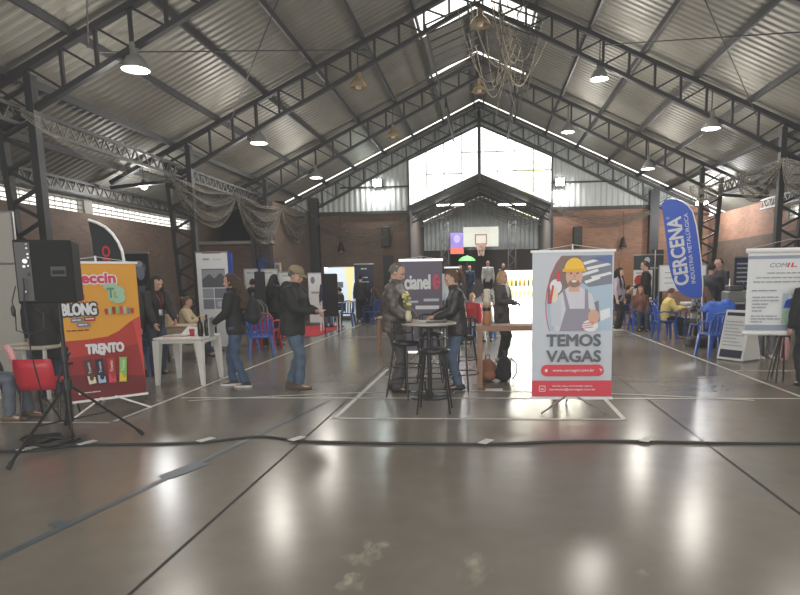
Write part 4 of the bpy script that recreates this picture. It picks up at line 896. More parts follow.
chair('blue plastic armchair beside the A-frame board, facing away', 714, 356, .2); chair('blue plastic chair behind the A-frame board', 727, 350, -.6)
g = gr(757, 356); monobloc('dark blue plastic chair under the white list banner', (g.x, g.y + .1, 0), PI, dblue_pl, False)
chair('dark blue plastic chair behind the long haired woman at the white table', 140, 374, -1.3, dblue_pl)
g = gr(718, 352); t = thing('cloth_cover', 'bright blue cloth bundle hung over the chair beside the A-frame board', 'cloth', (g.x, g.y, 0))
a = MB()
for k in range(16): x_ = random.uniform(-.26, .26); a.ell((x_, random.uniform(-.14, .14), .98 - 1.6 * x_ * x_ + random.uniform(-.05, .03)), (random.uniform(.07, .12), .12, random.uniform(.06, .09)))
r_ = remesh(a, .02, 3); r_.build('folds', mat('blue_cloth', (.03, .13, .6), .6), t, True)
a = MB(); a.rings([[V((.27 * math.cos(2 * PI * k / 16) * s * (1 + .1 * math.sin(6 * PI * k / 8)), -.05 + .2 * math.sin(2 * PI * k / 16) * s, z)) for k in range(16)] for z, s in ((.47, 1.1), (.7, 1.05), (.95, .95))]); a.build('skirt', mat('blue_cloth', (.03, .13, .6), .6), t, True)

# red chair with black metal legs, seen from behind
g = gr(36, 422); t = thing('visitor_chair', 'red shell chair with black metal legs, back turned, at left', 'chair', (g.x, g.y + .25, 0), .12)
a = MB(); rs = []
for z, y, w_ in ((.36, -.20, .20), (.45, -.23, .215), (.62, -.25, .22), (.72, -.26, .205)): rs.append([V((w_ * q_, y - .03 * (1 - q_ * q_) + dy, z)) for q_, dy in ((-1, 0), (-.5, 0), (0, 0), (.5, 0), (1, 0), (1, .012), (.5, .012), (0, .012), (-.5, .012), (-1, .012))])
a.rings(rs); a.build('backrest', red_pl, t, True); a = MB(); a.rbox((0, .02, .44), (.42, .42, .03), .06); a.build('seat', red_pl, t)
for x in (-1, 1):
    for y in (-.22, .2): a = MB(); a.tube([(x * .2, y * .6, .43), (x * .22, y, .0)], .012, 7); a.build('leg', blackm, t)
    a = MB(); a.tube([(x * .22, -.2, .43), (x * .26, -.16, .62), (x * .26, .12, .63), (x * .22, .15, .43)], .014, 7); a.build('armrest', black, t)
g2 = gr(-24, 425); dup(t, 'red shell chair at the very left edge, with a person in jeans on it', (g2.x - .1, g2.y + .2, 0), -1.3)
t = thing('scarf', 'pale pink scarf hanging on the red chair at left', 'scarf', (g.x - .22, g.y + .0, 0)); a = MB(); a.rings([[V((x + dx, y, z)) for x, y in ((-.045, -.01), (.045, -.01), (.045, .015), (-.045, .015))] for z, dx in ((.66, .05), (.8, .0), (.88, -.04))]); a.build('cloth_fold', mat('pink_cloth', (.65, .33, .34), .8), t, True)

# white plastic table
c = gr(190, 381); t = thing('plastic_table', 'square white plastic table with tapered legs, left', 'table', (-4.63, 9.03, 0), .04)
a = MB(); a.rbox((0, 0, .705), (.76, .76, .03), .05); a.rbox((0, 0, .66), (.70, .70, .06), .04); a.build('tabletop', white, t)
for x in (-1, 1):
    for y in (-1, 1): a = MB(); a.rings([[V((x * (.32 + .03 * f) + dx * (.055 - .03 * f), y * (.32 + .03 * f) + dy * (.055 - .03 * f), .68 * (1 - f))) for dx, dy in ((1, 1), (-1, 1), (-1, -1), (1, -1))] for f in (0, .25, 1)]); a.build('leg', white, t)
TB = t.location
def ontable(dx, dy): return (TB.x + dx, TB.y + dy, .72)
a = MB(); a.lathe([(.030, 0), (.036, .05), (.042, .11), (.040, .11), (.034, .05), (.02, .008)], n=16); o = a.build('cup', red_pl, None, True); o.location = ontable(.10, -.05); tag(o, 'small red cup on the white plastic table', 'cup')
def bottle(loc, h, r, m, label, grp, capm=None):
    t = thing('bottle', label, 'bottle', loc, 0, grp); a = MB(); a.lathe([(r * .9, 0), (r, .01), (r, h * .62), (r * .85, h * .7), (r * .38, h * .8), (r * .36, h * .95)], n=14); a.build('body', m, t, True); a = MB(); a.lathe([(r * .42, h * .93), (r * .42, h), (r * .3, h)], n=12); a.build('cap', capm or black, t, True); return t
dgl = mat('dark_bottle', (.015, .012, .014), .15)
bottle(ontable(.25, -.08), .30, .04, dgl, 'dark bottle on the white table, left one of the pair', 'dark bottles on the white table'); bottle(ontable(.33, -.02), .33, .042, dgl, 'dark bottle on the white table, right one and taller', 'dark bottles on the white table')
a = MB(); a.add([(-.12, -.1, 0), (.12, -.1, .003), (.16, .1, .10), (-.08, .1, .13), (-.12, -.1, .004), (.12, -.1, .007), (.16, .1, .104), (-.08, .1, .134)], [(0, 1, 2, 3), (7, 6, 5, 4), (0, 4, 5, 1), (1, 5, 6, 2), (2, 6, 7, 3), (3, 7, 4, 0)]); o = a.build('paper_sheet', mat('paper', (.7, .7, .7), .6)); o.location = ontable(-.03, .15); tag(o, 'white papers propped on the white plastic table', 'paper')
a = MB(); a.rbox((0, 0, .011), (.36, .22, .022), .02); o = a.build('folder', mat('pinkish_folder', (.5, .36, .33), .6)); o.location = ontable(-.12, -.1); tag(o, 'pale folder lying flat on the white plastic table', 'folder')
# counter behind with carton and trophy
g = gr(196, 360); t = thing('counter_table', 'low table under a beige cloth behind the white plastic table', 'table', (g.x, 11.2, 0)); a = MB(); a.rbox((0, 0, .72), (1.1, .6, .03), .03); a.build('tabletop', mat('beige_cloth', (.45, .36, .25), .8), t); a = MB(); a.rbox((0, -.28, .55), (1.1, .02, .32), .008); a.build('cloth_front', mat('beige_cloth', (.45, .36, .25), .8), t)
for x in (-.5, .5):
    for y in (-.25, .25): a = MB(); a.bar((x, y, 0), (x, y, .71), .03); a.build('leg', blackm, t)
a = MB(); a.lathe([(.05, 0), (.05, .02), (.015, .05), (.015, .1), (.05, .14), (.06, .2), (.045, .2), (.02, .13)], n=14); a.tube([(.0, 0, .2), (-.06, 0, .33)], [.02, .008], 6); o = a.build('gold_trophy', mat('gold', (.7, .45, .1), .3, .8), None, True); o.location = (g.x - .1, 11.05, .735); tag(o, 'small golden trophy on the beige table', 'trophy')
a = MB(); a.rbox((0, 0, .1), (.3, .2, .2), .01); o = a.build('carton', mat('carton', (.5, .38, .25), .8)); o.location = (g.x - .35, 11.1, .735); tag(o, 'beige carton on the low table at left', 'box')
# table with cream top at far left
g = gr(40, 395); t = thing('low_table', 'table with a cream top behind the red chair, left edge', 'table', (g.x, 7.9, 0)); a = MB(); a.rbox((0, 0, .70), (.8, .6, .05), .03); a.build('tabletop', mat('cream_top', (.55, .50, .42), .5), t)
for x in (-.36, .36):
    for y in (-.26, .26): a = MB(); a.bar((x, y, 0), (x, y, .68), .035); a.build('leg', white, t)
# red carpet and white tables by the booth
a = MB(); p = [gr(px, py) for px, py in ((258, 338), (318, 336), (345, 326), (290, 326))]; a.poly([(q.x, q.y, .012) for q in p]); a.poly([(q.x, q.y, .001) for q in p]); o = a.build('red_carpet', mat('red_carpet', (.5, .02, .03), .9, bump=.3, bscale=300)); tag(o, 'bright red carpet on the floor behind the man in the cap', 'carpet')
def small_table(label, px, py, w, d, h, mt, ml, rz=0., name='side_table'):
    g = gr(px, py); t = thing(name, label, 'table', (g.x, g.y, 0), rz); a = MB(); a.rbox((0, 0, h - .015), (w, d, .03), .02); a.build('tabletop', mt, t)
    for x in (-1, 1):
        for y in (-1, 1): a = MB(); a.bar((x * (w / 2 - .04), y * (d / 2 - .04), 0), (x * (w / 2 - .04), y * (d / 2 - .04), h - .03), .035); a.build('leg', ml, t)
    return t
small_table('small white table in front of the black booth panel', 331, 331, .6, .4, .62, white, wmetal)
small_table('white table between the chairs at the backlit booth', 345, 322, .8, .6, .74, white, wmetal)
small_table('table of the right group with a pale top', 634, 324, 1.0, .8, .74, mat('pale_top', (.5, .47, .4), .5), dblue_pl)
small_table('blue legged table with papers beside the woman in yellow', 686, 337, .8, .8, .76, mat('pale_top', (.5, .47, .4), .5), blue_pl)
g = gr(691, 334); a = MB(); a.rbox((0, 0, .04), (.4, .5, .08), .04); o = a.build('paper_stack', mat('paper', (.7, .7, .7), .6)); o.location = (g.x - .05, g.y, .76); tag(o, 'white papers on the table beside the woman in yellow', 'paper')
a = MB(); a.add([(-.13, 0, 0), (.13, 0, 0), (.1, -.02, .5), (-.14, -.03, .5), (-.13, .02, 0), (.13, .02, 0), (.1, .0, .5), (-.14, -.01, .5)], [(0, 1, 2, 3), (7, 6, 5, 4), (0, 4, 5, 1), (1, 5, 6, 2), (2, 6, 7, 3), (3, 7, 4, 0)]); o = a.build('white_bag', white); q = at(697, 310, 14.2); o.location = (q.x, 14.2, q.z - .25); tag(o, 'white plastic bag hanging from the flag side of the table', 'bag')
# grey machine table
small_table('grey work table with a machine on it, right of the two standing men', 736, 346, 1.0, .7, .95, mat('grey_top', (.42, .44, .42), .5), chrome)
g = gr(736, 346); t = thing('printing_machine', 'small dark grey machine on the grey work table at right', 'machine', (g.x, g.y, .95)); a = MB(); a.rbox((0, 0, .12), (.6, .4, .24), .05); a.build('housing', mat('machine_grey', (.16, .17, .17), .4), t); a = MB(); a.rbox((-.1, 0, .3), (.3, .3, .12), .04); a.build('lid', mat('machine_dark', (.05, .05, .055), .4), t); a = MB(); a.box((.12, -.205, .14), (.22, .012, .1)); a.build('panel', chrome, t); a = MB(); a.cyl((-.22, -.05, .24), (-.22, -.05, .5), .015, n=8); a.cyl((.2, 0, .24), (.05, 0, .45), .012, n=8); a.build('lever', chrome, t)
a = MB(); a.rbox((0, 0, .37), (.85, .06, .74), .01); o = a.build('table_front', mat('grey_top', (.42, .44, .42), .5)); o.location = (g.x, g.y - .4, 0); o.name = 'grey_panel'; tag(o, 'grey board leaning on the front of the machine table', 'board')
# T-bar and tripod stands in the right group
g = gr(653, 326); t = thing('bar_stand', 'thin T shaped metal stand behind the tripod, right group', 'stand', (g.x, g.y, 0)); a = MB(); a.cyl((0, 0, .02), (0, 0, 2.3), .02, n=8); a.build('pole', chrome, t); a = MB(); a.cyl((-.38, 0, 2.16), (.3, 0, 2.16), .018, n=8); a.build('cross_bar', chrome, t); a = MB(); a.lathe([(.2, 0), (.2, .02), (.03, .04)], n=14); a.build('foot', chrome, t)
g = gr(650, 323); t = thing('tripod', 'silver camera tripod standing in the right group', 'tripod', (g.x, g.y - .4, 0)); a = MB(); a.cyl((0, 0, .7), (0, 0, 1.75), .022, n=8); a.build('pole', chrome, t); a = MB(); a.rbox((-.05, 0, 1.77), (.24, .08, .06), .01); a.build('head', chrome, t)
for an in (.4, 2.5, 4.6): a = MB(); a.cyl((0, 0, .8), (.38 * math.cos(an), .38 * math.sin(an), .01), .02, n=8); a.build('leg', chrome, t)

# bar table and stools
BT = gr(430, 397); BT = V((BT.x, 7.75, 0)); t = thing('bar_table', 'high round bar table with a pale top on a black stem', 'table', BT)
a = MB(); a.lathe([(.33, .955), (.36, .965), (.36, .985), (.33, .995)], n=28); a.build('tabletop', mat('pale_laminate', (.45, .42, .36), .3), t); a = MB(); a.cyl((0, 0, .02), (0, 0, .96), .03, n=12); a.build('stem', blackm, t); a = MB(); a.lathe([(.26, 0), (.26, .015), (.05, .04), (.03, .08)], n=20); a.build('base', blackm, t)
def stool(label, x, y, rz):
    t = thing('bar_stool', label, 'stool', (x, y, 0), rz, 'black metal bar stools at the high table')
    a = MB(); a.lathe([(.15, .69), (.18, .70), (.185, .725), (.17, .75), (.05, .757)], n=22); a.build('seat', mat('black_leather', (.012, .011, .011), .35), t, True)
    for x_, y_ in ((-1, 1), (1, 1), (-1, -1), (1, -1)): a = MB(); a.tube([(x_ * .11, y_ * .11, .70), (x_ * .19, y_ * .19, .0)], .0125, 7); a.build('leg', blackm, t)
    a = MB()
    for z, r in ((.22, .23), (.42, .205)): a.tube([(r * math.cos(2 * PI * k / 20), r * math.sin(2 * PI * k / 20), z) for k in range(21)], .008, 6)
    a.build('footrest', blackm, t)
    a = MB(); a.tube([(.16 * math.cos(q), .16 * math.sin(q) - .03, .70 + (.30 if 0 < i < 12 else 0)) for i, q in enumerate([PI + .1] + [PI + .1 + (PI - .2) * k / 10 for k in range(11)] + [2 * PI - .1])], .012, 7)
    a.tube([(.165 * math.cos(q), .165 * math.sin(q) - .03, .87) for q in [PI + .1 + (PI - .2) * k / 10 for k in range(11)]], .009, 6)
    for q in (PI + .7, 1.5 * PI, 2 * PI - .7): a.tube([(.165 * math.cos(q), .165 * math.sin(q) - .03, .73), (.165 * math.cos(q), .165 * math.sin(q) - .03, 1.0)], .007, 6)
    a.build('backrest', blackm, t); return t
g = gr(435, 411); s0 = stool('black bar stool nearest the camera, backrest toward it', g.x, g.y, 0.)
g = gr(407, 397); dup(s0, 'black bar stool in front of the quilted jacket man', (g.x, g.y, 0), -.6); g = gr(463, 388); dup(s0, 'black bar stool in front of the ponytail woman', (g.x, g.y, 0), 1.1); g = gr(431, 380); dup(s0, 'black bar stool beyond the high table, half hidden', (g.x, g.y, 0), PI)
# items on the bar table
def onbar(px, dy): q = at(px, 300, BT.y + dy); return V((q.x, BT.y + dy, .996))
a = MB(); a.rbox((0, 0, .004), (.26, .18, .008), .01); o = a.build('tablet', black); o.location = onbar(436, -.12); tag(o, 'dark tablet lying on the high bar table', 'tablet')
a = MB(); a.rbox((0, 0, .004), (.21, .28, .006), .003); o = a.build('paper_sheet', mat('paper', (.7, .7, .7), .6)); o.location = onbar(424, .08); o.rotation_euler.z = .4; tag(o, 'white paper on the high bar table', 'paper')
v0 = onbar(408, .1); t = thing('flower_vase', 'small vase of pale yellow flowers on the high bar table', 'vase', v0)
a = MB(); a.lathe([(.03, 0), (.045, .05), (.035, .11), (.03, .14)], n=14); a.build('vase', mat('cream_vase', (.6, .55, .4), .3), t, True)
a = MB(); hds = []
for k in range(12):
    an = random.uniform(0, 6.3); r = random.uniform(.02, .08); e = V((r * math.cos(an), r * math.sin(an), random.uniform(.22, .38))); hds.append(e); a.tube([(0, 0, .1), e], .003, 4)
a.build('stems', mat('stem_green', (.2, .28, .06), .6), t); a = MB()
for e in hds: a.ell(e, (.024, .024, .02), nu=8, nv=5)
a.build('blossom', mat('flower_yellow', (.75, .62, .25), .6), t, True)
# wooden stool behind the quilted man
g = gr(387, 352); t = thing('wooden_stool', 'brown wooden stool behind the quilted jacket man', 'stool', (g.x, g.y, 0)); wd = mat('warm_wood', (.30, .16, .09), .5, var=.3, vscale=14); a = MB(); a.rbox((0, 0, .74), (.36, .36, .04), .04); a.build('seat', mat('pale_wood', (.5, .38, .25), .5), t)
for x in (-1, 1):
    for y in (-1, 1): a = MB(); a.bar((x * .13, y * .13, .73), (x * .17, y * .17, 0), .045); a.build('leg', wd, t)
# wooden console with thermos, bags below
g = gr(480, 388); L_ = 1.15; t = thing('console_table', 'narrow brown wooden console beside the job banner', 'table', (g.x - .035, g.y, 0)); a = MB(); a.box((L_ / 2, .2, .845), (L_ + .06, .42, .075)); a.build('tabletop', wd, t)
for x in (.035, L_ - .035):
    for y in (.03, .37): a = MB(); a.box((x, y, .404), (.075, .06, .807)); a.build('leg', wd, t)
CT = V((g.x, g.y, .8825))
q = at(487, 320, g.y + .15); t = thing('thermos', 'tall tan leather covered thermos with cream top on the console', 'thermos', (q.x, g.y + .15, .8825)); a = MB(); a.lathe([(.055, 0), (.062, .01), (.062, .27), (.055, .285)], n=18); a.build('body', mat('tan_leather', (.42, .19, .09), .5), t, True); a = MB(); a.lathe([(.055, .285), (.056, .34), (.045, .42), (.045, .5), (.03, .51)], n=18); a.build('top', mat('cream_plastic', (.62, .55, .45), .4), t, True); a = MB(); a.lathe([(.0635, .2), (.0635, .25)], n=18); a.build('band', blackm, t); a = MB(); a.tube([(.045, 0, .45), (.1, 0, .42), (.1, 0, .3), (.055, 0, .26)], .009, 6); a.build('handle', mat('cream_plastic', (.62, .55, .45), .4), t, True)
def backpack(label, loc, rz, m, strapm, h=.44):
    t = thing('backpack', label, 'backpack', loc, rz); a = MB(); a.ell((0, 0, h * .45), (.15, .10, h * .48)); a.ell((0, 0, h * .25), (.155, .11, h * .27)); r_ = remesh(a, .015, 3); r_.v = [(x, y, max(z, .0)) for x, y, z in r_.v]; r_.build('bag_body', m, t, True)
    a = MB(); a.ell((0, -.10, h * .28), (.11, .05, h * .2)); a.build('front_pocket', m, t, True)
    for s in (-1, 1): a = MB(); a.tube([(s * .06, .08, h * .85), (s * .09, .17, h * .6), (s * .1, .16, h * .3), (s * .1, .09, h * .08)], .012, 6); a.build('strap', strapm, t, True)
    a = MB(); a.tube([(-.03, 0, h * .9), (-.03, 0, h + .04), (.03, 0, h + .04), (.03, 0, h * .9)], .01, 6); a.build('handle', strapm, t, True); return t
g = gr(487.5, 381); backpack('rust brown backpack on the floor under the console', (g.x, g.y, 0), .2, mat('rust_cloth', (.36, .15, .08), .8), black, .36)
g = gr(504, 381); backpack('black backpack on the floor under the console', (g.x, g.y, 0), -1.1, mat('black_cloth', (.018, .018, .02), .8), mat('grey_strap', (.12, .12, .12), .8), .42)
g = gr(494, 390); a = MB(); a.rbox((0, 0, .006), (.24, .15, .004), .003); o = a.build('floor_paper', mat('paper', (.7, .7, .7), .6)); o.location = (g.x, g.y, 0); tag(o, 'white paper lying on the floor below the console', 'paper')
# tripod camera leg / swan chair seen right of the bags
# lit drinks counter
hot = mat('lit_white_panel', (.95, .95, .92), .3, emit=2.0, ecol=(1, .98, .93)); warm = mat('lit_warm_back', (.9, .8, .45), .4, emit=1.0, ecol=(1, .85, .45))
KY = 15.0; a0, a1 = at(505, 300, KY), at(585, 300, KY); zt = at(505, 273, KY).z; z1 = at(505, 282, KY).z; z2 = at(505, 299, KY).z; KW = a1.x - a0.x
t = thing('display_counter', 'brightly lit white drinks counter with a shelf of bottles, behind the blazer woman', 'counter', (a0.x, KY, 0))
a = MB(); a.box((KW / 2, .35, z2 / 2), (KW, .7, z2)); a.build('counter_front', hot, t); a = MB(); a.box((KW / 2, .6, (z2 + zt) / 2), (KW, .04, zt - z2)); a.build('back_panel', warm, t); a = MB(); a.box((KW / 2, .3, zt), (KW, .5, .12)); a.build('light_box', hot, t)
for x in (.02, KW - .02): a = MB(); a.bar((x, .1, z2), (x, .1, zt), .04); a.build('post', wmetal, t)
a = MB(); a.box((KW / 2, .33, (z2 + zt) / 2 - .02), (KW, .46, .02)); a.build('shelf', wmetal, t)
amb = mat('amber_drink', (.62, .36, .05), .25); grn = mat('green_bottle', (.16, .22, .05), .2)
k = 0
for row, zb_ in enumerate((z2, (z2 + zt) / 2 - .01)):
    for i in range(11):
        k += 1; bottle((a0.x + .07 + i * .105, KY + .2 + .05 * (i % 2), zb_), .24 if row == 0 else .2, .034, amb if (i + row) % 3 else grn, 'small %s bottle on the %s shelf of the lit counter' % ('amber' if (i + row) % 3 else 'green', 'lower' if row == 0 else 'upper'), '%s bottles on the %s shelf of the lit counter' % ('amber' if (i + row) % 3 else 'green', 'lower' if row == 0 else 'upper'), mat('pale_cap', (.7, .65, .5), .4))
ld = bpy.data.lights.new('counter_light', 'AREA'); ld.energy = 60; ld.shape = 'RECTANGLE'; ld.size = 2; ld.size_y = .5; ld.color = (1, .95, .85); lo = bpy.data.objects.new('counter_light', ld); col.objects.link(lo); lo.parent = t; lo.location = (KW / 2, -.05, .9); lo.rotation_euler = (PI / 2, 0, 0)
# basketball backboard
BY = 29.2; p0 = at(463.5, 247, BY); p1 = at(498.5, 226.5, BY); bw, bh = p1.x - p0.x, p1.z - p0.z; bc = (p0 + p1) / 2
t = thing('basketball_hoop', 'white basketball backboard with hoop hanging in the stage bay', 'basketball hoop', (bc.x, BY, bc.z))
a = MB(); a.box((0, 0, 0), (bw, .04, bh)); a.build('backboard', mat('board_white', (.36, .36, .31), .5), t); ar = Art(-.024); w_ = .05; br_ = flat('board_mark', (.16, .06, .04))
for u0, w0, u1, w1 in ((-.29, -.36, .29, -.31), (-.29, .07, .29, .12), (-.29, -.36, -.24, .12), (.24, -.36, .29, .12)): ar.rect(u0, w0, u1, w1, br_)
ar.build('target_square', None, t); a = MB(); a.tube([(.225 * math.cos(2 * PI * k / 20), -.38 + .225 * math.sin(2 * PI * k / 20), -bh / 2 + .05) for k in range(21)], .012, 6); a.box((0, -.09, -bh / 2 + .05), (.14, .16, .05)); a.build('rim', mat('rim_orange', (.45, .12, .05), .5), t)
a = MB()
for k in range(12):
    q = 2 * PI * k / 12; a.tube([(.22 * math.cos(q), -.38 + .22 * math.sin(q), -bh / 2 + .04), (.16 * math.cos(q + .25), -.38 + .16 * math.sin(q + .25), -bh / 2 - .2), (.13 * math.cos(q), -.38 + .13 * math.sin(q), -bh / 2 - .45)], .012, 4)
a.build('hoop_net', mat('hoop_string', (.4, .28, .22), .9), t); a = MB()
for x in (-.4, .4): a.bar((x, .03, .1), (x, 1.7, .35), .06)
a.bar((-.4, .03, -.3), (.4, 1.7, .3), .04); a.build('support_arm', steel, t)
for px, l in ((512, 'lattice post of steel right of the basketball backboard'), (445, 'lattice post of steel left of the basketball backboard')):
    q = at(px, 250, 28.6); t = thing('lattice_post', l, 'post', (q.x, 28.6, .55)); a = MB()
    for dx in (-.17, .17): a.bar((dx, 0, 0), (dx, 0, 3.6), .05)
    a.build('post', steel2, t); a = MB()
    for k in range(12): a.bar((-.17 if k % 2 else .17, 0, .3 * k), (.17 if k % 2 else -.17, 0, .3 * (k + 1)), .04)
    a.build('lattice', steel2, t)
# stage screen and umbrella
p0 = at(450.5, 254, 30.2); p1 = at(463.5, 232.5, 30.2); t = thing('video_screen', 'glowing purple and red screen left of the basketball backboard', 'screen', ((p0.x + p1.x) / 2, 30.2, (p0.z + p1.z) / 2)); w_, h_ = p1.x - p0.x, p1.z - p0.z
a = MB(); a.box((0, .04, 0), (w_ + .06, .06, h_ + .06)); a.build('housing', black, t); ar = Art(.0); ar.rect(-w_ / 2, -h_ / 2, w_ / 2, h_ / 2, mat('glow_purple', (.3, .2, .6), .4, emit=.3, ecol=(.35, .25, .75))); ar.rect(-w_ / 2, -h_ / 2, w_ / 2, -h_ * .22, mat('glow_red', (.7, .15, .1), .4, emit=.4, ecol=(.9, .15, .08))); ar.disc(0, h_ * .2, w_ * .25, h_ * .18, mat('glow_lilac', (.5, .45, .8), .4, emit=.35, ecol=(.5, .45, .9))); ar.build('screen_face', None, t)
q = at(467, 258, 28.2); t = thing('green_umbrella', 'small bright green parasol open on the stage', 'umbrella', (q.x, 28.2, .55)); hz = q.z - .55; a = MB(); a.lathe([(.40, hz - .14), (.36, hz - .05), (.2, hz + .06), (.01, hz + .11)], n=10, caps=False); a.build('canopy', mat('green_cloth', (.12, .5, .12), .6, emit=.02, ecol=(.2, .8, .2)), t, True); a = MB(); a.cyl((0, 0, 0), (0, 0, hz + .16), .015, n=6); a.build('pole', chrome, t)  # canopy cloth has a faint glow painted in, no lamp inside
# dark items under the stage front
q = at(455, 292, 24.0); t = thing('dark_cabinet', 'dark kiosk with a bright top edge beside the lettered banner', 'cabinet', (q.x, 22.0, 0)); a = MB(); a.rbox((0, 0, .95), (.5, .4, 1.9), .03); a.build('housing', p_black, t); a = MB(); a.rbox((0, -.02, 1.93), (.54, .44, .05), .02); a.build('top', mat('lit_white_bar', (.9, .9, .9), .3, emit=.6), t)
q = at(447, 285, 13.5); t = thing('notice_board', 'small white notice board on a post right of the lettered banner', 'sign', (q.x, 13.5, 0)); a = MB(); a.box((0, 0, 1.35), (.34, .02, .6)); a.build('board', p_white, t); a = MB(); a.cyl((0, .02, 0), (0, .02, 1.4), .02, n=8); a.build('post', chrome, t)
# grey jacket chair under list banner
t = thing('pink_scarf', 'pale pink jacket hanging below the right edge of the list banner', 'jacket', tuple(at(785, 345, 9.6) - V((0, 0, .12)))); a = MB(); a.rings([[V((x * w_, y, z)) for x, y in ((-.07, -.02), (.07, -.02), (.07, .02), (-.07, .02))] for z, w_ in ((-.12, .7), (.0, 1), (.15, .9), (.24, .5))]); a.build('cloth_fold', mat('pink_cloth', (.65, .33, .34), .8), t, True)
# ------------------------------------------------------------------ people
def smat(name, c, **k): return mat(name, c, rough=k.pop('rough', .55), var=.06, **k)
skin_l = smat('skin_light', (.55, .33, .25)); skin_m = smat('skin_tan', (.42, .24, .17)); lipm = smat('lips', (.36, .13, .11)); eyem = smat('eye_dark', (.03, .02, .02), rough=.2)
hair_blk = smat('hair_black', (.010, .009, .008), rough=.85); hair_brn = smat('hair_brown', (.05, .029, .018), rough=.85); hair_chest = smat('hair_chestnut', (.105, .058, .034), rough=.85); hair_bl = smat('hair_blonde', (.50, .33, .16)); hair_gr = smat('hair_grey', (.12, .105, .095))
jeans = smat('jeans_blue', (.075, .115, .175), rough=.8, bump=.3, bscale=60); jeans_d = smat('jeans_dark', (.03, .045, .08), rough=.8); blackcl = smat('black_fabric', (.013, .013, .014), rough=.75, bump=.2, bscale=30); slacks = smat('grey_slacks', (.085, .08, .075), rough=.8); blkpants = smat('black_trousers', (.015, .015, .017), rough=.8)
shoe_w = smat('white_sneaker', (.55, .55, .53)); shoe_b = smat('black_shoe', (.015, .015, .015)); shoe_br = smat('brown_shoe', (.13, .085, .05)); sole_w = smat('white_sole', (.62, .62, .6))

def ik(a, c, l1, l2, hint):
    d = c - a; L = d.length; mx = (l1 + l2) * .995
    if L > mx: c = a + d * (mx / L); d = c - a; L = mx
    n = d.normalized(); x = (l1 * l1 - l2 * l2 + L * L) / (2 * L); h = math.sqrt(max(0, l1 * l1 - x * x))
    hp = (hint - n * hint.dot(n)); hp = hp.normalized() if hp.length > 1e-6 else V((0, 1, 0))
    return a + n * x + hp * h, c

def hand_mesh(W, d, n, side, curl=.5):
    """W wrist, d direction, n palm normal, side: +1 right hand, -1 left"""
    d = d.normalized(); n = (n - d * n.dot(d)).normalized(); x = d.cross(n) * side   # x points to the thumb side
    mb = MB(); rs = []
    for t, w, th in ((-.015, .024, .020), (.02, .032, .016), (.06, .040, .014), (.088, .038, .011)):
        c = W + d * t; rs.append([c + x * (w * math.cos(q)) + n * (th * math.sin(q)) for q in [2 * PI * k / 10 for k in range(10)]])
    mb.rings(rs)
    for k, (off, L) in enumerate(((.030, .066), (.010, .076), (-.010, .070), (-.029, .054))):
        p = W + d * .08 + x * off; pts = [p]; a = curl * (.5 + .1 * k); q = d.copy()
        for s, f in ((.45, 1), (.32, 1.9), (.23, 2.6)):
            q = d * math.cos(a * f) + n * math.sin(a * f); p = p + q * L * s; pts.append(p)
        mb.tube(pts, [.0095, .009, .008, .0068], 7, True)
    b = W + d * .025 + x * .026; dirt = (d * .65 + x * .7 + n * .35).normalized(); e = b + dirt * .036; f = e + (d * .85 + x * .25 + n * .45).normalized() * .030
    mb.tube([b, e, f], [.013, .0105, .008], 7, True)
    return remesh(mb, .0042, 1)

def shoe(A, yaw, m, t, sole=None):
    q = M.Rotation(yaw, 3, 'Z'); mb = MB(); rs = []
    for y, w, h in ((-.085, .018, .03), (-.075, .03, .075), (-.04, .036, .095), (.0, .038, .085), (.05, .043, .06), (.10, .046, .046), (.145, .040, .036), (.17, .022, .026)):
        rs.append([A + q @ V((w * math.cos(k * 2 * PI / 12), y, -.078 + max(0., h / 2 + h / 2 * math.sin(k * 2 * PI / 12)))) for k in range(12)])
    mb.rings(rs); o = mb.build('shoe', m, t, True)
    if sole:
        mb = MB(); rs = [[A + q @ V((w * s, y, z)) for y, w in ((-.09, .022), (-.04, .040), (.03, .042), (.10, .050), (.15, .042), (.18, .02))] + [A + q @ V((-w * s, y, z)) for y, w in ((.18, .02), (.15, .042), (.10, .050), (.03, .042), (-.04, .040), (-.09, .022))] for z, s in ((-.08, 1), (-.05, 1.02))]
        mb.rings(rs); mb.build('sole', sole, o)

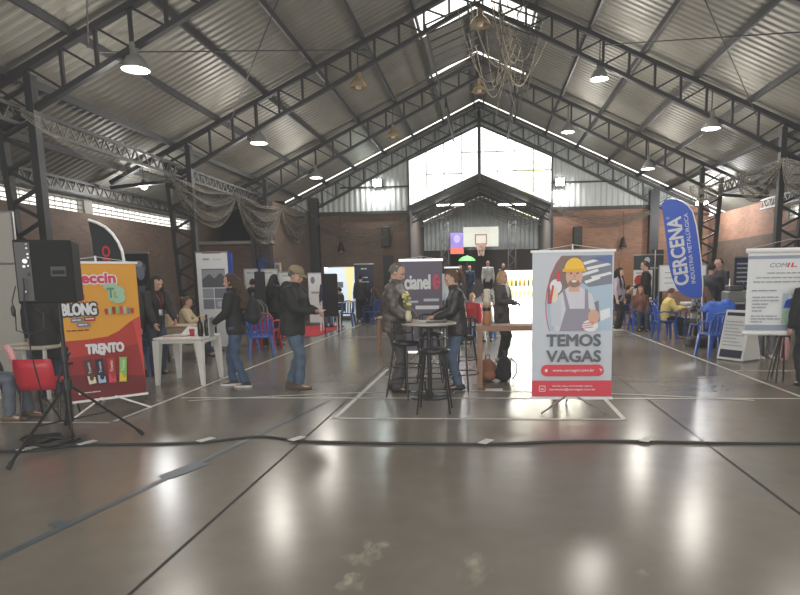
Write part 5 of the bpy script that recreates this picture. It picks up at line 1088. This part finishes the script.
def person(label, loc, rz, H=1.7, lean=.03, nod=.15, look=0., hands=(None, None), elbow=(None, None), palm=None, feet=(None, None), fyaw=(.15, -.15), hip=None, seated=False, top=blackcl, topname='jacket', hem=-.10, bulk=1.0, legs=jeans, legw=1.0, shoes=shoe_b, sole=None, skin=skin_l, hairm=hair_brn, hair='short', cap=None, shirt=None, collar=None, badge=False, hood=False, group=None, fine=True, curl=.6):
    t = thing('person', label, 'person', loc, rz, group); s = H / 1.70
    hp = V(hip) if hip else (V((0, -.02, .50)) if seated else V((0, 0, .90)))
    u = V((0, math.sin(lean), math.cos(lean))); w = V((0, math.cos(lean), -math.sin(lean))); X = V((1, 0, 0))
    def S(tt, x=0., y=0.): return hp + u * tt + w * y + X * x
    ha = lean * .6 + nod * .5; hu = V((0, math.sin(ha), math.cos(ha))); hc = S(.555) + hu * .135 + w * .012
    RH = M.Rotation(-look, 3, 'Z') @ M.Rotation(-(lean * .5 + nod), 3, 'X')
    def HP(x, y, z): return hc + RH @ V((x, y, z))
    def ring(tt, rx, ry, y=0., n=16, x=0.): return [S(tt, x + rx * math.cos(2 * PI * k / n), y + ry * math.sin(2 * PI * k / n)) for k in range(n)]
    # limbs
    arms = []; 
    for i, sd in enumerate((1, -1)):
        sh = S(.485, sd * .175); T = V(hands[i]) if hands[i] else sh + V((sd * .07, .06 + .1 * lean, -.52)); hint = V(elbow[i]) if elbow[i] else V((sd * .5, -.7, -.5))
        e, wr = ik(sh, T, .275, .25, hint); arms.append((sh, e, wr))
    lg = []
    for i, sd in enumerate((1, -1)):
        h0 = hp + V((sd * .088, 0, -.02)); T = V(feet[i]) if feet[i] else (V((sd * .11, .43, .08)) if seated else V((sd * .09, 0, .08)))
        k, a = ik(h0, T, .42, .405, V((sd * .05, .5, 1)) if seated else V((sd * .08, 1, 0))); lg.append((h0, k, a))
    # body: one skin surface
    mb = MB()
    mb.rings([ring(-.09, .12, .085), ring(-.03, .16, .11), ring(.05, .155, .108), ring(.15, .135, .095), ring(.26, .145, .10, .005), ring(.38, .170, .112, .008), ring(.45, .165, .10), ring(.51, .12, .075), ring(.545, .06, .055)])
    mb.tube([S(.50), S(.56), hc + hu * -.02], [.062, .054, .052], 12, True)
    for sh, e, wr in arms: mb.tube([sh + (S(.47) - sh) * .3, sh, sh.lerp(e, .5), e, e.lerp(wr, .35), wr], [.06, .056, .047, .040, .040, .026], 10, True)
    for h0, k, a in lg:
        mb.tube([h0 + V((0, 0, .03)), h0.lerp(k, .3), k, k.lerp(a, .35), a], [.085, .080, .055, .052, .036], 10, True); mb.ell(a + V((0, .05, -.045)), (.035, .10, .028))
    body = remesh(mb, .016, 2)
    # head, finer
    mb = MB(); prof = ((-.118, .020, .022, .050), (-.108, .036, .038, .042), (-.09, .048, .056, .030), (-.065, .057, .072, .016), (-.03, .066, .084, .006), (.005, .071, .092, .0), (.04, .074, .096, -.004), (.072, .068, .088, -.006), (.098, .048, .064, -.006), (.112, .022, .03, -.006), (.116, .006, .008, -.006))
    mb.rings([[HP(rx * math.cos(2 * PI * k / 18), y + ry * math.sin(2 * PI * k / 18), z) for k in range(18)] for z, rx, ry, y in prof])
    mb.tube([HP(0, .088, .012), HP(0, .100, -.012), HP(0, .108, -.032), HP(0, .090, -.044)], [.008, .011, .014, .012], 8, True)
    mb.tube([HP(-.045, .074, .024), HP(-.02, .089, .026), HP(.02, .089, .026), HP(.045, .074, .024)], .009, 8, True)
    for sd in (-1, 1):
        mb.ell(HP(sd * .073, -.008, -.012), (.010, .020, .031), RH); mb.ell(HP(sd * .035, .070, -.030), (.022, .018, .02), RH)
    mb.ell(HP(0, .082, -.068), (.026, .014, .013), RH)
    mb.tube([HP(0, -.01, -.05), S(.54)], [.056, .054], 12, True)
    hd = remesh(mb, .0062, 2); body.add(hd.v, hd.f)
    pn = palm or (None, None)
    for i, (sh, e, wr) in enumerate(arms):
        d = (wr - e).normalized(); n_ = V(pn[i]) if pn[i] else (V((-.8 * (1, -1)[i], .1, -.2)) if d.z < -.6 else V((0, .1, -1)))
        hm = hand_mesh(wr - d * .005, d, n_, (1, -1)[i], curl); body.add(hm.v, hm.f)
    SC = M.Scale(s, 4)
    body.build('body', skin, t, True, SC)
    def B(mb, name, m, parent=None, sm=True): return mb.build(name, m, parent or t, sm, SC)
    for sd in (-1, 1):
        mb = MB(); mb.ell(HP(sd * .030, .083, .004), (.011, .006, .006), RH); B(mb, 'eye', eyem); mb = MB(); mb.tube([HP(sd * .015, .095, .020), HP(sd * .03, .092, .026), HP(sd * .046, .080, .021)], .0024, 5); B(mb, 'eyebrow', hairm)
    mb = MB(); mb.tube([HP(-.022, .089, -.068), HP(0, .098, -.066), HP(.022, .089, -.068)], [.003, .006, .003], 6, True); B(mb, 'mouth', lipm)
    # top
    b = bulk; mb = MB(); hs = 1.0 if not seated else .96
    mb.rings([ring(hem, .175 * b * hs, .135 * b), ring((hem + .05) / 2, .180 * b * hs, .138 * b), ring(.06, .172 * b, .130 * b), ring(.17, .160 * b, .122 * b), ring(.28, .170 * b, .126 * b, .005), ring(.39, .192 * b, .134 * b, .006), ring(.46, .185 * b, .118), ring(.52, .125, .088), ring(.555, .068, .068)])
    for sh, e, wr in arms:
        k = .5 + .5 * b; f = wr.lerp(e, .07); mb.tube([sh + (S(.46) - sh) * .35, sh, sh.lerp(e, .5), e, e.lerp(f, .5), f], [.078 * k, .079 * k, .070 * b, .064 * b, .058 * b, .044 * b], 12, True)
    if collar or hood: mb.rings([ring(.53, .085, .082), ring(.575, .080, .080, .01), ring(.60, .074, .074, .012)])
    if hood: mb.ell(S(.53, 0, -.10), (.12, .075, .075))
    r_ = remesh(mb, .0155, 2); R = random.Random(len(label))
    r_.v = [(x + .004 * math.sin(31 * z + 9 * x), y + .006 * math.sin(23 * z + 17 * x), z) for x, y, z in r_.v]
    tp = B(r_, topname, top)
    if shirt:
        mb = MB(); mb.ell(S(.40, 0, .095 * b), (.052, .052, .155)); mb.rings([ring(.535, .070, .072, .012), ring(.565, .064, .066, .014)]); B(mb, 'shirt', shirt)
    if badge:
        mb = MB(); mb.tube([S(.55, -.06, .05), S(.42, -.03, .15 * b), S(.26, 0, .155 * b), S(.42, .03, .15 * b), S(.55, .06, .05)], .006, 5); ln = B(mb, 'lanyard', smat('lanyard_red', (.35, .04, .05))); mb = MB(); c = S(.21, 0, .155 * b); mb.box(c, (.07, .006, .10)); B(mb, 'badge', smat('badge_white', (.7, .7, .68)), ln)
    # trousers
    mb = MB(); mb.rings([ring(-.11, .13, .10), ring(-.05, .166, .120), ring(.03, .166, .118), ring(.09, .155, .11)])
    for h0, k, a in lg:
        g_ = legw; mb.tube([h0 + V((0, 0, .04)), h0.lerp(k, .25), h0.lerp(k, .7), k, k.lerp(a, .4), a + V((0, 0, -.01))], [.098, .095 * (.6 + .4 * g_), .080 * g_, .072 * g_, .066 * g_, .060 * g_], 12, False)
    r_ = remesh(mb, .0155, 2); r_.v = [(x + .005 * math.sin(40 * z), y + .006 * math.sin(34 * z + 20 * x), z) for x, y, z in r_.v]; B(r_, 'trousers', legs)
    for i, (h0, k, a) in enumerate(lg):
        tmp = bpy.data.objects.new('x', None)
        A = a.copy() * 1.0; n0 = set(col.objects); shoe(A, fyaw[i], shoes, t, sole)
        for o in set(col.objects) - n0: o.data.transform(SC)
        bpy.data.objects.remove(tmp)
    # hair
    mb = MB(); nu, nv = 26, 18; vs = []; hk = (.081, .106, .121) if hair == 'short' else (.083, .108, .123)
    for j in range(nv + 1):
        th = PI * j / nv
        for i in range(nu):
            a = 2 * PI * i / nu; n_ = V((math.sin(th) * math.cos(a), math.sin(th) * math.sin(a), math.cos(th)))
            k = 1 + .02 * math.sin(7 * a) * math.sin(th); vs.append(HP(n_.x * hk[0] * k, n_.y * hk[1] * k - .010, n_.z * hk[2] * k + .003))
    low = {'short': -.42, 'bald': -.3}.get(hair, -.65); fs = []
    for j in range(nv):
        for i in range(nu):
            th = PI * (j + .5) / nv; a = 2 * PI * (i + .5) / nu; nx, ny, nz = math.sin(th) * math.cos(a), math.sin(th) * math.sin(a), math.cos(th)
            if ny > .32 and nz < .46: continue
            if ny > -.05 and abs(nx) > .5 and nz < (.04 if hair in ('short', 'bald') else .1 if hair == 'pony' else -.75): continue
            if nz < low: continue
            if hair == 'bald' and nz > .75 and ny > -.3: continue
            fs.append((j * nu + i, j * nu + (i + 1) % nu, (j + 1) * nu + (i + 1) % nu, (j + 1) * nu + i))
    mb.add(vs, fs)
    if hair in ('long', 'curly'):
        m2 = MB(); m2.tube([HP(0, -.055, .03), HP(0, -.085, -.05), S(.50, 0, -.13), S(.38, 0, -.165 * b), S(.26, 0, -.165 * b)], [.07, .085, .095, .085, .05], 12, True)
        if hair == 'long':
            for sd in (-1, 1): m2.tube([HP(sd * .06, -.02, .06), HP(sd * .078, .0, -.04), S(.47, sd * .10, .07), S(.34, sd * .11, .13 * b), S(.24, sd * .11, .14 * b)], [.028, .034, .04, .034, .012], 8, True)
        else:
            for _ in range(80):
                q = random.random(); c = HP(0, -.06, .04).lerp(S(.24, 0, -.16 * b), q) + V((random.uniform(-.11, .11), random.uniform(-.06, .04), random.uniform(-.03, .03))); m2.ell(c, (random.uniform(.02, .034),) * 3, nu=8, nv=6)
        r_ = remesh(m2, .012, 2 if hair == 'long' else 1); r_.v = [(x + .004 * math.sin(60 * x + 8 * z), y + .004 * math.sin(90 * x + 12 * z), z) for x, y, z in r_.v]; mb.add(r_.v, r_.f)
    if hair == 'pony':
        m2 = MB(); m2.tube([HP(0, -.10, .05), HP(0, -.145, .05), HP(0, -.165, .0), HP(0, -.155, -.10), HP(0, -.14, -.20)], [.022, .03, .034, .028, .008], 10, True); mb.add(m2.v, m2.f)
        m2 = MB(); m2.ell(HP(0, -.112, .052), (.03, .016, .03), RH); B(m2, 'hair_tie', smat('hair_tie', (.4, .35, .3)))
    if hair == 'bob':
        m2 = MB(); m2.ell(HP(0, -.045, -.03), (.098, .085, .12), RH); m2.ell(HP(.07, -.005, -.04), (.03, .05, .09), RH); m2.ell(HP(-.07, -.005, -.04), (.03, .05, .09), RH); r_ = remesh(m2, .012, 2); mb.add(r_.v, r_.f)
    B(mb, 'hair', hairm)
    if cap:
        mb = MB(); rs = []
        for z, k in ((.035, 1.13), (.06, 1.14), (.10, 1.02), (.125, .72), (.138, .3), (.14, .03)): rs.append([HP(.078 * k * math.cos(2 * PI * i / 20), .100 * k * math.sin(2 * PI * i / 20) - .006, z) for i in range(20)])
        mb.rings(rs); cp = B(mb, 'cap', cap); mb = MB(); rs = []
        for y, wd, z in ((.07, .082, .046), (.12, .078, .044), (.155, .060, .034), (.178, .02, .026)): rs.append([HP(wd * q, y - .02 * q * q, z + dz - .012 * q * q) for q, dz in ((-1, 0), (-.5, 0), (0, 0), (.5, 0), (1, 0), (1, .005), (.5, .006), (0, .006), (-.5, .006), (-1, .005))])
        mb.rings(rs); B(mb, 'brim', cap, cp)
    return t, dict(S=S, wr=[a[2] * s for a in arms], s=s)
def held(o, t, p, label, cat):
    """put an object at a point given in the person's own frame"""
    bpy.context.view_layer.update(); q = M.Translation(t.location) @ t.rotation_euler.to_matrix().to_4x4() @ V(p); o.location = q; o.rotation_euler.z = t.rotation_euler.z; return tag(o, label, cat)
def G(px, py): g = gr(px, py); return (g.x, g.y, 0)

quilt = quilt_mat('quilted_dark_hazed', (.13, .108, .097)); puffer = quilt_mat('black_puffer', (.035, .031, .03), .8)  # quilt is a dark cloth with haze put into its colour
khaki = smat('khaki_cap', (.26, .21, .13), rough=.8); sh_white = smat('white_shirt', (.62, .62, .62)); sh_lb = smat('light_blue_shirt', (.42, .48, .55)); beige = smat('beige_sweater', (.55, .45, .30), rough=.85)

# 1 man in the cap
RT, LF, AW, TO = -PI / 2, PI / 2, 0., PI
t, d = person('man in black jacket, khaki cap and jeans, walking right and looking at his phone', G(296, 388), RT - .15, 1.74, lean=.08, nod=.30, hands=((.10, .36, 1.10), (-.10, .33, 1.08)), elbow=((.6, -.5, -.8), (-.6, -.5, -.8)), feet=((.08, .10, .08), (-.09, -.12, .085)), top=blackcl, bulk=1.22, hem=-.14, legs=jeans, legw=1.12, shoes=shoe_br, hairm=hair_gr, hair='short', cap=khaki, collar=True, hood=True, curl=.9)
a = MB(); a.rbox((0, 0, 0), (.075, .15, .012), .01); o = a.build('smartphone', smat('phone_cream', (.55, .5, .42))); held(o, t, (.02, .44, 1.13), 'pale phone in the hands of the man in the cap', 'phone')
# 2 curly haired woman
t, d = person('woman with long curly hair, black jacket, jeans and a backpack, facing left', G(240, 386), LF + .1, 1.66, lean=.04, nod=.10, look=.1, hands=((.08, .30, 1.02), (-.12, .28, .98)), feet=((.09, .13, .08), (-.10, -.12, .08)), top=blackcl, bulk=1.08, legs=jeans_d if 0 else smat('jeans_mid', (.045, .08, .145), rough=.8), legw=1.05, shoes=shoe_b, sole=sole_w, hairm=smat('hair_dark_curls', (.06, .036, .022), rough=.9), hair='curly', hood=True)
bp_ = backpack('black backpack worn by the curly haired woman', (0, 0, 0), 0, mat('black_cloth', (.018, .018, .02), .8), mat('grey_strap', (.12, .12, .12), .8), .42)
bp_.location = t.matrix_basis @ V((0, -.27, .88)); bp_.rotation_euler.z = t.rotation_euler.z + PI
bp_.location.z = .92
a = MB(); a.rbox((0, 0, 0), (.2, .02, .28), .008); o = a.build('paper_folder', smat('pale_folder', (.5, .52, .56))); held(o, t, (-.13, .32, .90), 'pale folder held low by the curly haired woman', 'folder')
# 3 long haired woman bending over the white table
t, d = person('woman with long black hair and a badge, bending over the white table', G(158, 374), RT - .45, 1.68, lean=.22, nod=.35, hands=((.22, .36, .82), (-.10, .48, .82)), elbow=((.8, -.5, -.2), (-.6, -.5, -.4)), top=blackcl, bulk=1.1, hem=-.16, legs=jeans_d, shoes=shoe_b, hairm=hair_blk, hair='long', badge=True, curl=.4)
# 4 seated woman in beige
g = G(205, 352); t, d = person('young person in a beige sweater sitting at the table behind the bottles', (g[0], 12.1, 0), RT + .3, 1.64, lean=.10, nod=.25, seated=True, hands=((.14, .36, .82), (-.12, .38, .86)), top=beige, topname='sweater', hem=-.06, legs=jeans_d, hairm=hair_chest, hair='pony')
monobloc('white plastic chair under the person in the beige sweater', (t.location.x, 12.1, 0), RT + .3, white, False)
# 5 face behind the orange banner
t, d = person('person in black and white mostly hidden behind the orange candy banner', G(137, 377), TO - .2, 1.62, nod=.2, top=blackcl, topname='vest', legs=blkpants, hairm=hair_brn, hair='short', shirt=sh_white)
# 6 seated at the far left
t, d = person('person in dark clothes and jeans sitting at the very left edge', (gr(-24, 425).x - .1, gr(-24, 425).y + .2, 0), -1.35, 1.68, lean=.15, nod=.2, seated=True, feet=((.12, .36, .08), (-.10, .46, .08)), top=blackcl, legs=smat('jeans_grey', (.10, .12, .15), rough=.8), shoes=shoe_br, hairm=hair_blk, hair='short')
# 7 standing behind the speaker stand
t, d = person('person in long black clothes standing behind the loudspeaker stand', G(51, 396), AW + .3, 1.62, nod=.0, top=blackcl, topname='coat', hem=-.35, legs=jeans_d, shoes=shoe_b, hairm=hair_blk, hair='short', bulk=1.05)
# 8 quilted jacket man
t, d = person('grey haired man in a quilted brown jacket standing at the high table', G(396, 391), RT - .1, 1.76, lean=.03, nod=.42, hands=((.14, .24, .96), (-.12, .26, .97)), elbow=((.5, -.8, -.3), (-.5, -.8, -.3)), feet=((.09, .05, .08), (-.10, -.04, .08)), top=quilt, bulk=1.2, hem=-.10, legs=slacks, legw=1.1, shoes=shoe_b, skin=skin_l, hairm=hair_gr, hair='short', collar=True)  # jacket is dark cloth, its brown is haze put into the colour
# 9 ponytail woman
t, d = person('woman with a ponytail in a black puffer jacket at the high table', G(458, 389), LF + .25, 1.66, lean=.06, nod=.38, hands=((.06, .34, 1.06), (-.10, .33, 1.05)), elbow=((.6, -.7, -.4), (-.6, -.7, -.4)), top=puffer, bulk=1.15, hem=-.12, legs=jeans, shoes=shoe_b, hairm=hair_chest, hair='pony', shirt=sh_lb, collar=True, curl=.5)
# 10 blazer woman
t, d = person('blonde woman in a dark blazer and white sneakers, facing the lit counter', G(502, 361), RT - .5, 1.66, lean=.0, nod=.05, look=.2, hands=((.08, .27, 1.14), (-.10, .26, 1.10)), elbow=((.6, -.6, -.5), (-.6, -.6, -.5)), top=smat('blazer_dark', (.06, .052, .05)), topname='blazer', hem=-.18, bulk=1.05, legs=blkpants, legw=.9, shoes=shoe_w, hairm=hair_bl, hair='bob', shirt=sh_white, curl=.8)  # blazer colour paled and browned to carry the haze
a = MB(); a.rbox((0, 0, 0), (.06, .10, .01), .008); o = a.build('smartphone', smat('phone_pale', (.6, .58, .55))); held(o, t, (.0, .36, 1.12), 'phone held by the blonde woman in the blazer', 'phone')
# background, left end of the hall
fp = dict(fine=False)
person('person in dark clothes with white sneakers standing at the navy roll-up', G(362, 322), AW + .4, 1.70, nod=.1, top=blackcl, legs=blkpants, shoes=shoe_w, hairm=hair_blk, hair='short', **fp)
g = gr(376, 323); person('person in dark clothes sitting before the navy roll-up', (g.x, g.y, 0), 1.2, 1.66, seated=True, lean=.1, nod=.2, top=smat('navy_top', (.02, .025, .04)), legs=blkpants, hairm=hair_brn, hair='long', **fp)
g = gr(321, 330); person('person in a navy hooded top standing behind the black booth panel', (g.x, g.y + 1.0, 0), .6, 1.68, nod=.15, top=smat('navy_hood', (.025, .035, .09)), legs=jeans, hairm=hair_brn, hair='short', hood=True, **fp)
g = gr(342, 322); person('person sitting at the backlit booth, half hidden by the black panel', (g.x, g.y, 0), 1.4, 1.66, seated=True, nod=.2, lean=.1, top=smat('navy_top', (.02, .025, .04)), legs=jeans_d, hairm=hair_blk, hair='short', **fp)
g = gr(271, 345); person('dark haired person in black just left of the man in the cap', (g.x + .15, g.y, 0), AW - .4, 1.70, nod=.1, top=blackcl, legs=blkpants, hairm=hair_blk, hair='long', hood=True, **fp)
g = gr(256, 345); person('person in black behind the curly haired woman, back turned', (g.x, g.y, 0), AW, 1.60, nod=.1, top=blackcl, legs=blkpants, hairm=hair_blk, hair='short', hood=True, **fp)
# stage bay
def on(px, py, Y, z0=.55): q = at(px, py, Y); return (q.x, Y, z0)
person('person in a grey top standing on the stage under the hoop', on(488, 280, 26.6), TO, 1.72, top=smat('grey_top', (.045, .045, .047)), legs=blkpants, hairm=hair_brn, hair='short', **fp)
person('person in dark top standing on the stage right of the hoop', on(503, 280, 27.2), TO + .3, 1.62, top=smat('dark_brown_top', (.05, .04, .04)), legs=blkpants, hairm=hair_brn, hair='long', **fp)
person('person in dark blue top standing on the stage left of the hoop', on(470, 280, 27.0), TO - .3, 1.55, top=smat('dark_blue_top', (.03, .05, .10)), legs=jeans_d, hairm=hair_blk, hair='short', **fp)
person('person in black standing on the stage under the green parasol', on(459, 280, 26.4), RT, 1.55, top=blackcl, legs=blkpants, hairm=hair_blk, hair='short', **fp)
g = gr(478, 342); person('person in a pale blue top bending over, behind the ponytail woman', (g.x, 17.5, 0), RT, 1.60, lean=.9, nod=.3, hands=((.1, .7, .75), (-.1, .7, .75)), top=smat('pale_blue_top', (.25, .31, .36)), topname='shirt', legs=jeans_d, hairm=hair_brn, hair='short', **fp)
g = gr(472, 345); person('person in a red shirt sitting behind the ponytail woman', (g.x, 14.6, 0), TO - .4, 1.55, seated=True, nod=.1, top=smat('red_shirt', (.5, .03, .04)), topname='shirt', hem=-.05, legs=jeans, hairm=hair_bl, hair='short', **fp)
monobloc('white plastic chair under the person in the red shirt', (g.x, 14.6, 0), TO - .4, white, False)
g = gr(484, 345); person('person in a white shirt sitting left of the blonde woman', (g.x, 15.2, 0), TO + .2, 1.55, seated=True, nod=.1, top=smat('white_top', (.55, .55, .55)), topname='shirt', hem=-.05, legs=jeans, hairm=hair_brn, hair='short', **fp)
monobloc('blue plastic chair under the person in the white shirt', (g.x, 15.2, 0), TO + .2, blue_pl, False)
# right group
person('person in a lilac shirt with dark hair beside the job banner', G(617, 331), RT - .6, 1.76, nod=.2, top=smat('lilac_shirt', (.42, .36, .43)), topname='shirt', bulk=.92, legs=blkpants, shoes=shoe_w, hairm=hair_blk, hair='long', **fp)
g = gr(645, 329); person('tall person in black standing by the tripod, right group', (g.x, g.y, 0), LF - .3, 1.95, nod=.25, hands=((.1, .3, 1.05), None), top=blackcl, legs=blkpants, hairm=hair_brn, hair='short', **fp)
g = gr(639, 330); person('red haired person sitting at the table of the right group', (g.x, g.y, 0), TO, 1.64, seated=True, nod=.2, top=smat('brown_top', (.16, .07, .05)), topname='sweater', legs=jeans_d, hairm=smat('hair_red', (.22, .06, .03)), hair='long', **fp)
g = gr(626, 325); person('dark haired person in black sitting left in the right group', (g.x, g.y, 0), RT, 1.62, seated=True, nod=.2, lean=.1, top=blackcl, legs=blkpants, hairm=hair_blk, hair='short', **fp)
# yellow sweater
g = gr(664, 338); t, d = person('woman in a yellow sweater and black trousers sitting on a blue chair', (g.x, g.y, 0), RT, 1.62, seated=True, lean=.22, nod=.35, hands=((.12, .42, .80), (-.1, .44, .80)), feet=((.1, .38, .08), (-.1, .45, .08)), top=smat('yellow_sweater', (.78, .62, .22), rough=.85), topname='sweater', hem=-.05, bulk=1.12, legs=blkpants, shoes=smat('pink_shoe', (.5, .35, .42)), hairm=hair_chest, hair='short')
# plaid person seen from behind
g = gr(709, 345); t, d = person('long haired person in a checked jacket sitting behind the flag pole', (g.x, g.y + .35, 0), AW + .3, 1.66, seated=True, lean=.08, nod=.1, hands=((.14, .38, .8), (-.12, .38, .8)), top=plaid_mat('checked_cloth', (.05, .05, .055), (.26, .24, .22)), hem=-.06, bulk=1.15, legs=blkpants, hairm=hair_chest, hair='long')
monobloc('dark blue plastic chair under the person in the checked jacket', (g.x, g.y + .35, 0), AW + .3, dblue_pl, False)
# two standing men
q = at(720, 262, 15.4); person('taller of two men in black standing behind the blue flag, head turned left', (q.x, 15.4, 0), LF + .5, 1.93, nod=.1, hands=((.1, .3, 1.12), None), top=smat('navy_black', (.014, .015, .024)), legs=blkpants, hairm=hair_brn, hair='short')
q = at(711, 268, 14.6); person('shorter of two dark dressed people behind the blue flag, facing away', (q.x, 14.6, 0), RT + .5, 1.80, nod=.1, hands=((.1, .3, 1.1), (-.1, .3, 1.1)), top=smat('navy_black', (.014, .015, .024)), bulk=1.15, legs=blkpants, hairm=hair_blk, hair='short')
# right edge
q = gr(805, 386); person('person in a black coat cut off by the right edge of the picture', (q.x + .02, q.y, 0), AW + .2, 1.60, lean=.05, nod=.3, top=blackcl, topname='coat', hem=-.28, bulk=1.2, legs=blkpants, hairm=hair_blk, hair='short')
g = gr(757, 356); person('person in dark clothes sitting behind the list banner, only legs in view', (g.x, g.y + .1, 0), TO, 1.66, seated=True, nod=.2, top=blackcl, legs=smat('grey_trousers', (.12, .12, .13)), shoes=shoe_w, hairm=hair_brn, hair='short', **fp)

# ------------------------------------------------------------------ daylight
wd_ = bpy.data.worlds.new('sky'); sc.world = wd_; wd_.use_nodes = True; bg = wd_.node_tree.nodes['Background']; bg.inputs[0].default_value = (1, .985, .95, 1); bg.inputs[1].default_value = WORLD
sc.view_settings.view_transform = 'Standard'; sc.view_settings.exposure = EXPOSURE; sc.view_settings.look = 'None'
sc.view_settings.use_curve_mapping = True; cmv = sc.view_settings.curve_mapping; cc = cmv.curves[3]
cc.points[0].location = (0, LIFT); cc.points[1].location = (1, 1); cmv.update()
# daylight tubes in the stage bay
for k, (x, y, l) in enumerate(((-1.5, 27.2, 'white tube lamp on the left slope of the stage bay roof'), (1.2, 27.2, 'white tube lamp on the right slope of the stage bay roof'))):
    z = loww(x) - .3; t = thing('tube_lamp', l, 'lamp', (x, y, z)); a = MB(); a.cyl((-.6, 0, 0), (.6, 0, 0), .03, n=8); a.build('tube', lampw, t); a = MB(); a.box((0, 0, .05), (1.25, .1, .05)); a.build('fitting', wmetal, t)
    ld = bpy.data.lights.new('lamp_light', 'AREA'); ld.shape = 'RECTANGLE'; ld.size = 1.2; ld.size_y = .1; ld.energy = 160; lo = bpy.data.objects.new('lamp_light', ld); col.objects.link(lo); lo.parent = t; lo.location = (0, 0, -.06)
sc.cycles.use_denoising = True; sc.cycles.max_bounces = 6; sc.cycles.transparent_max_bounces = 16; sc.cycles.sample_clamp_indirect = 6
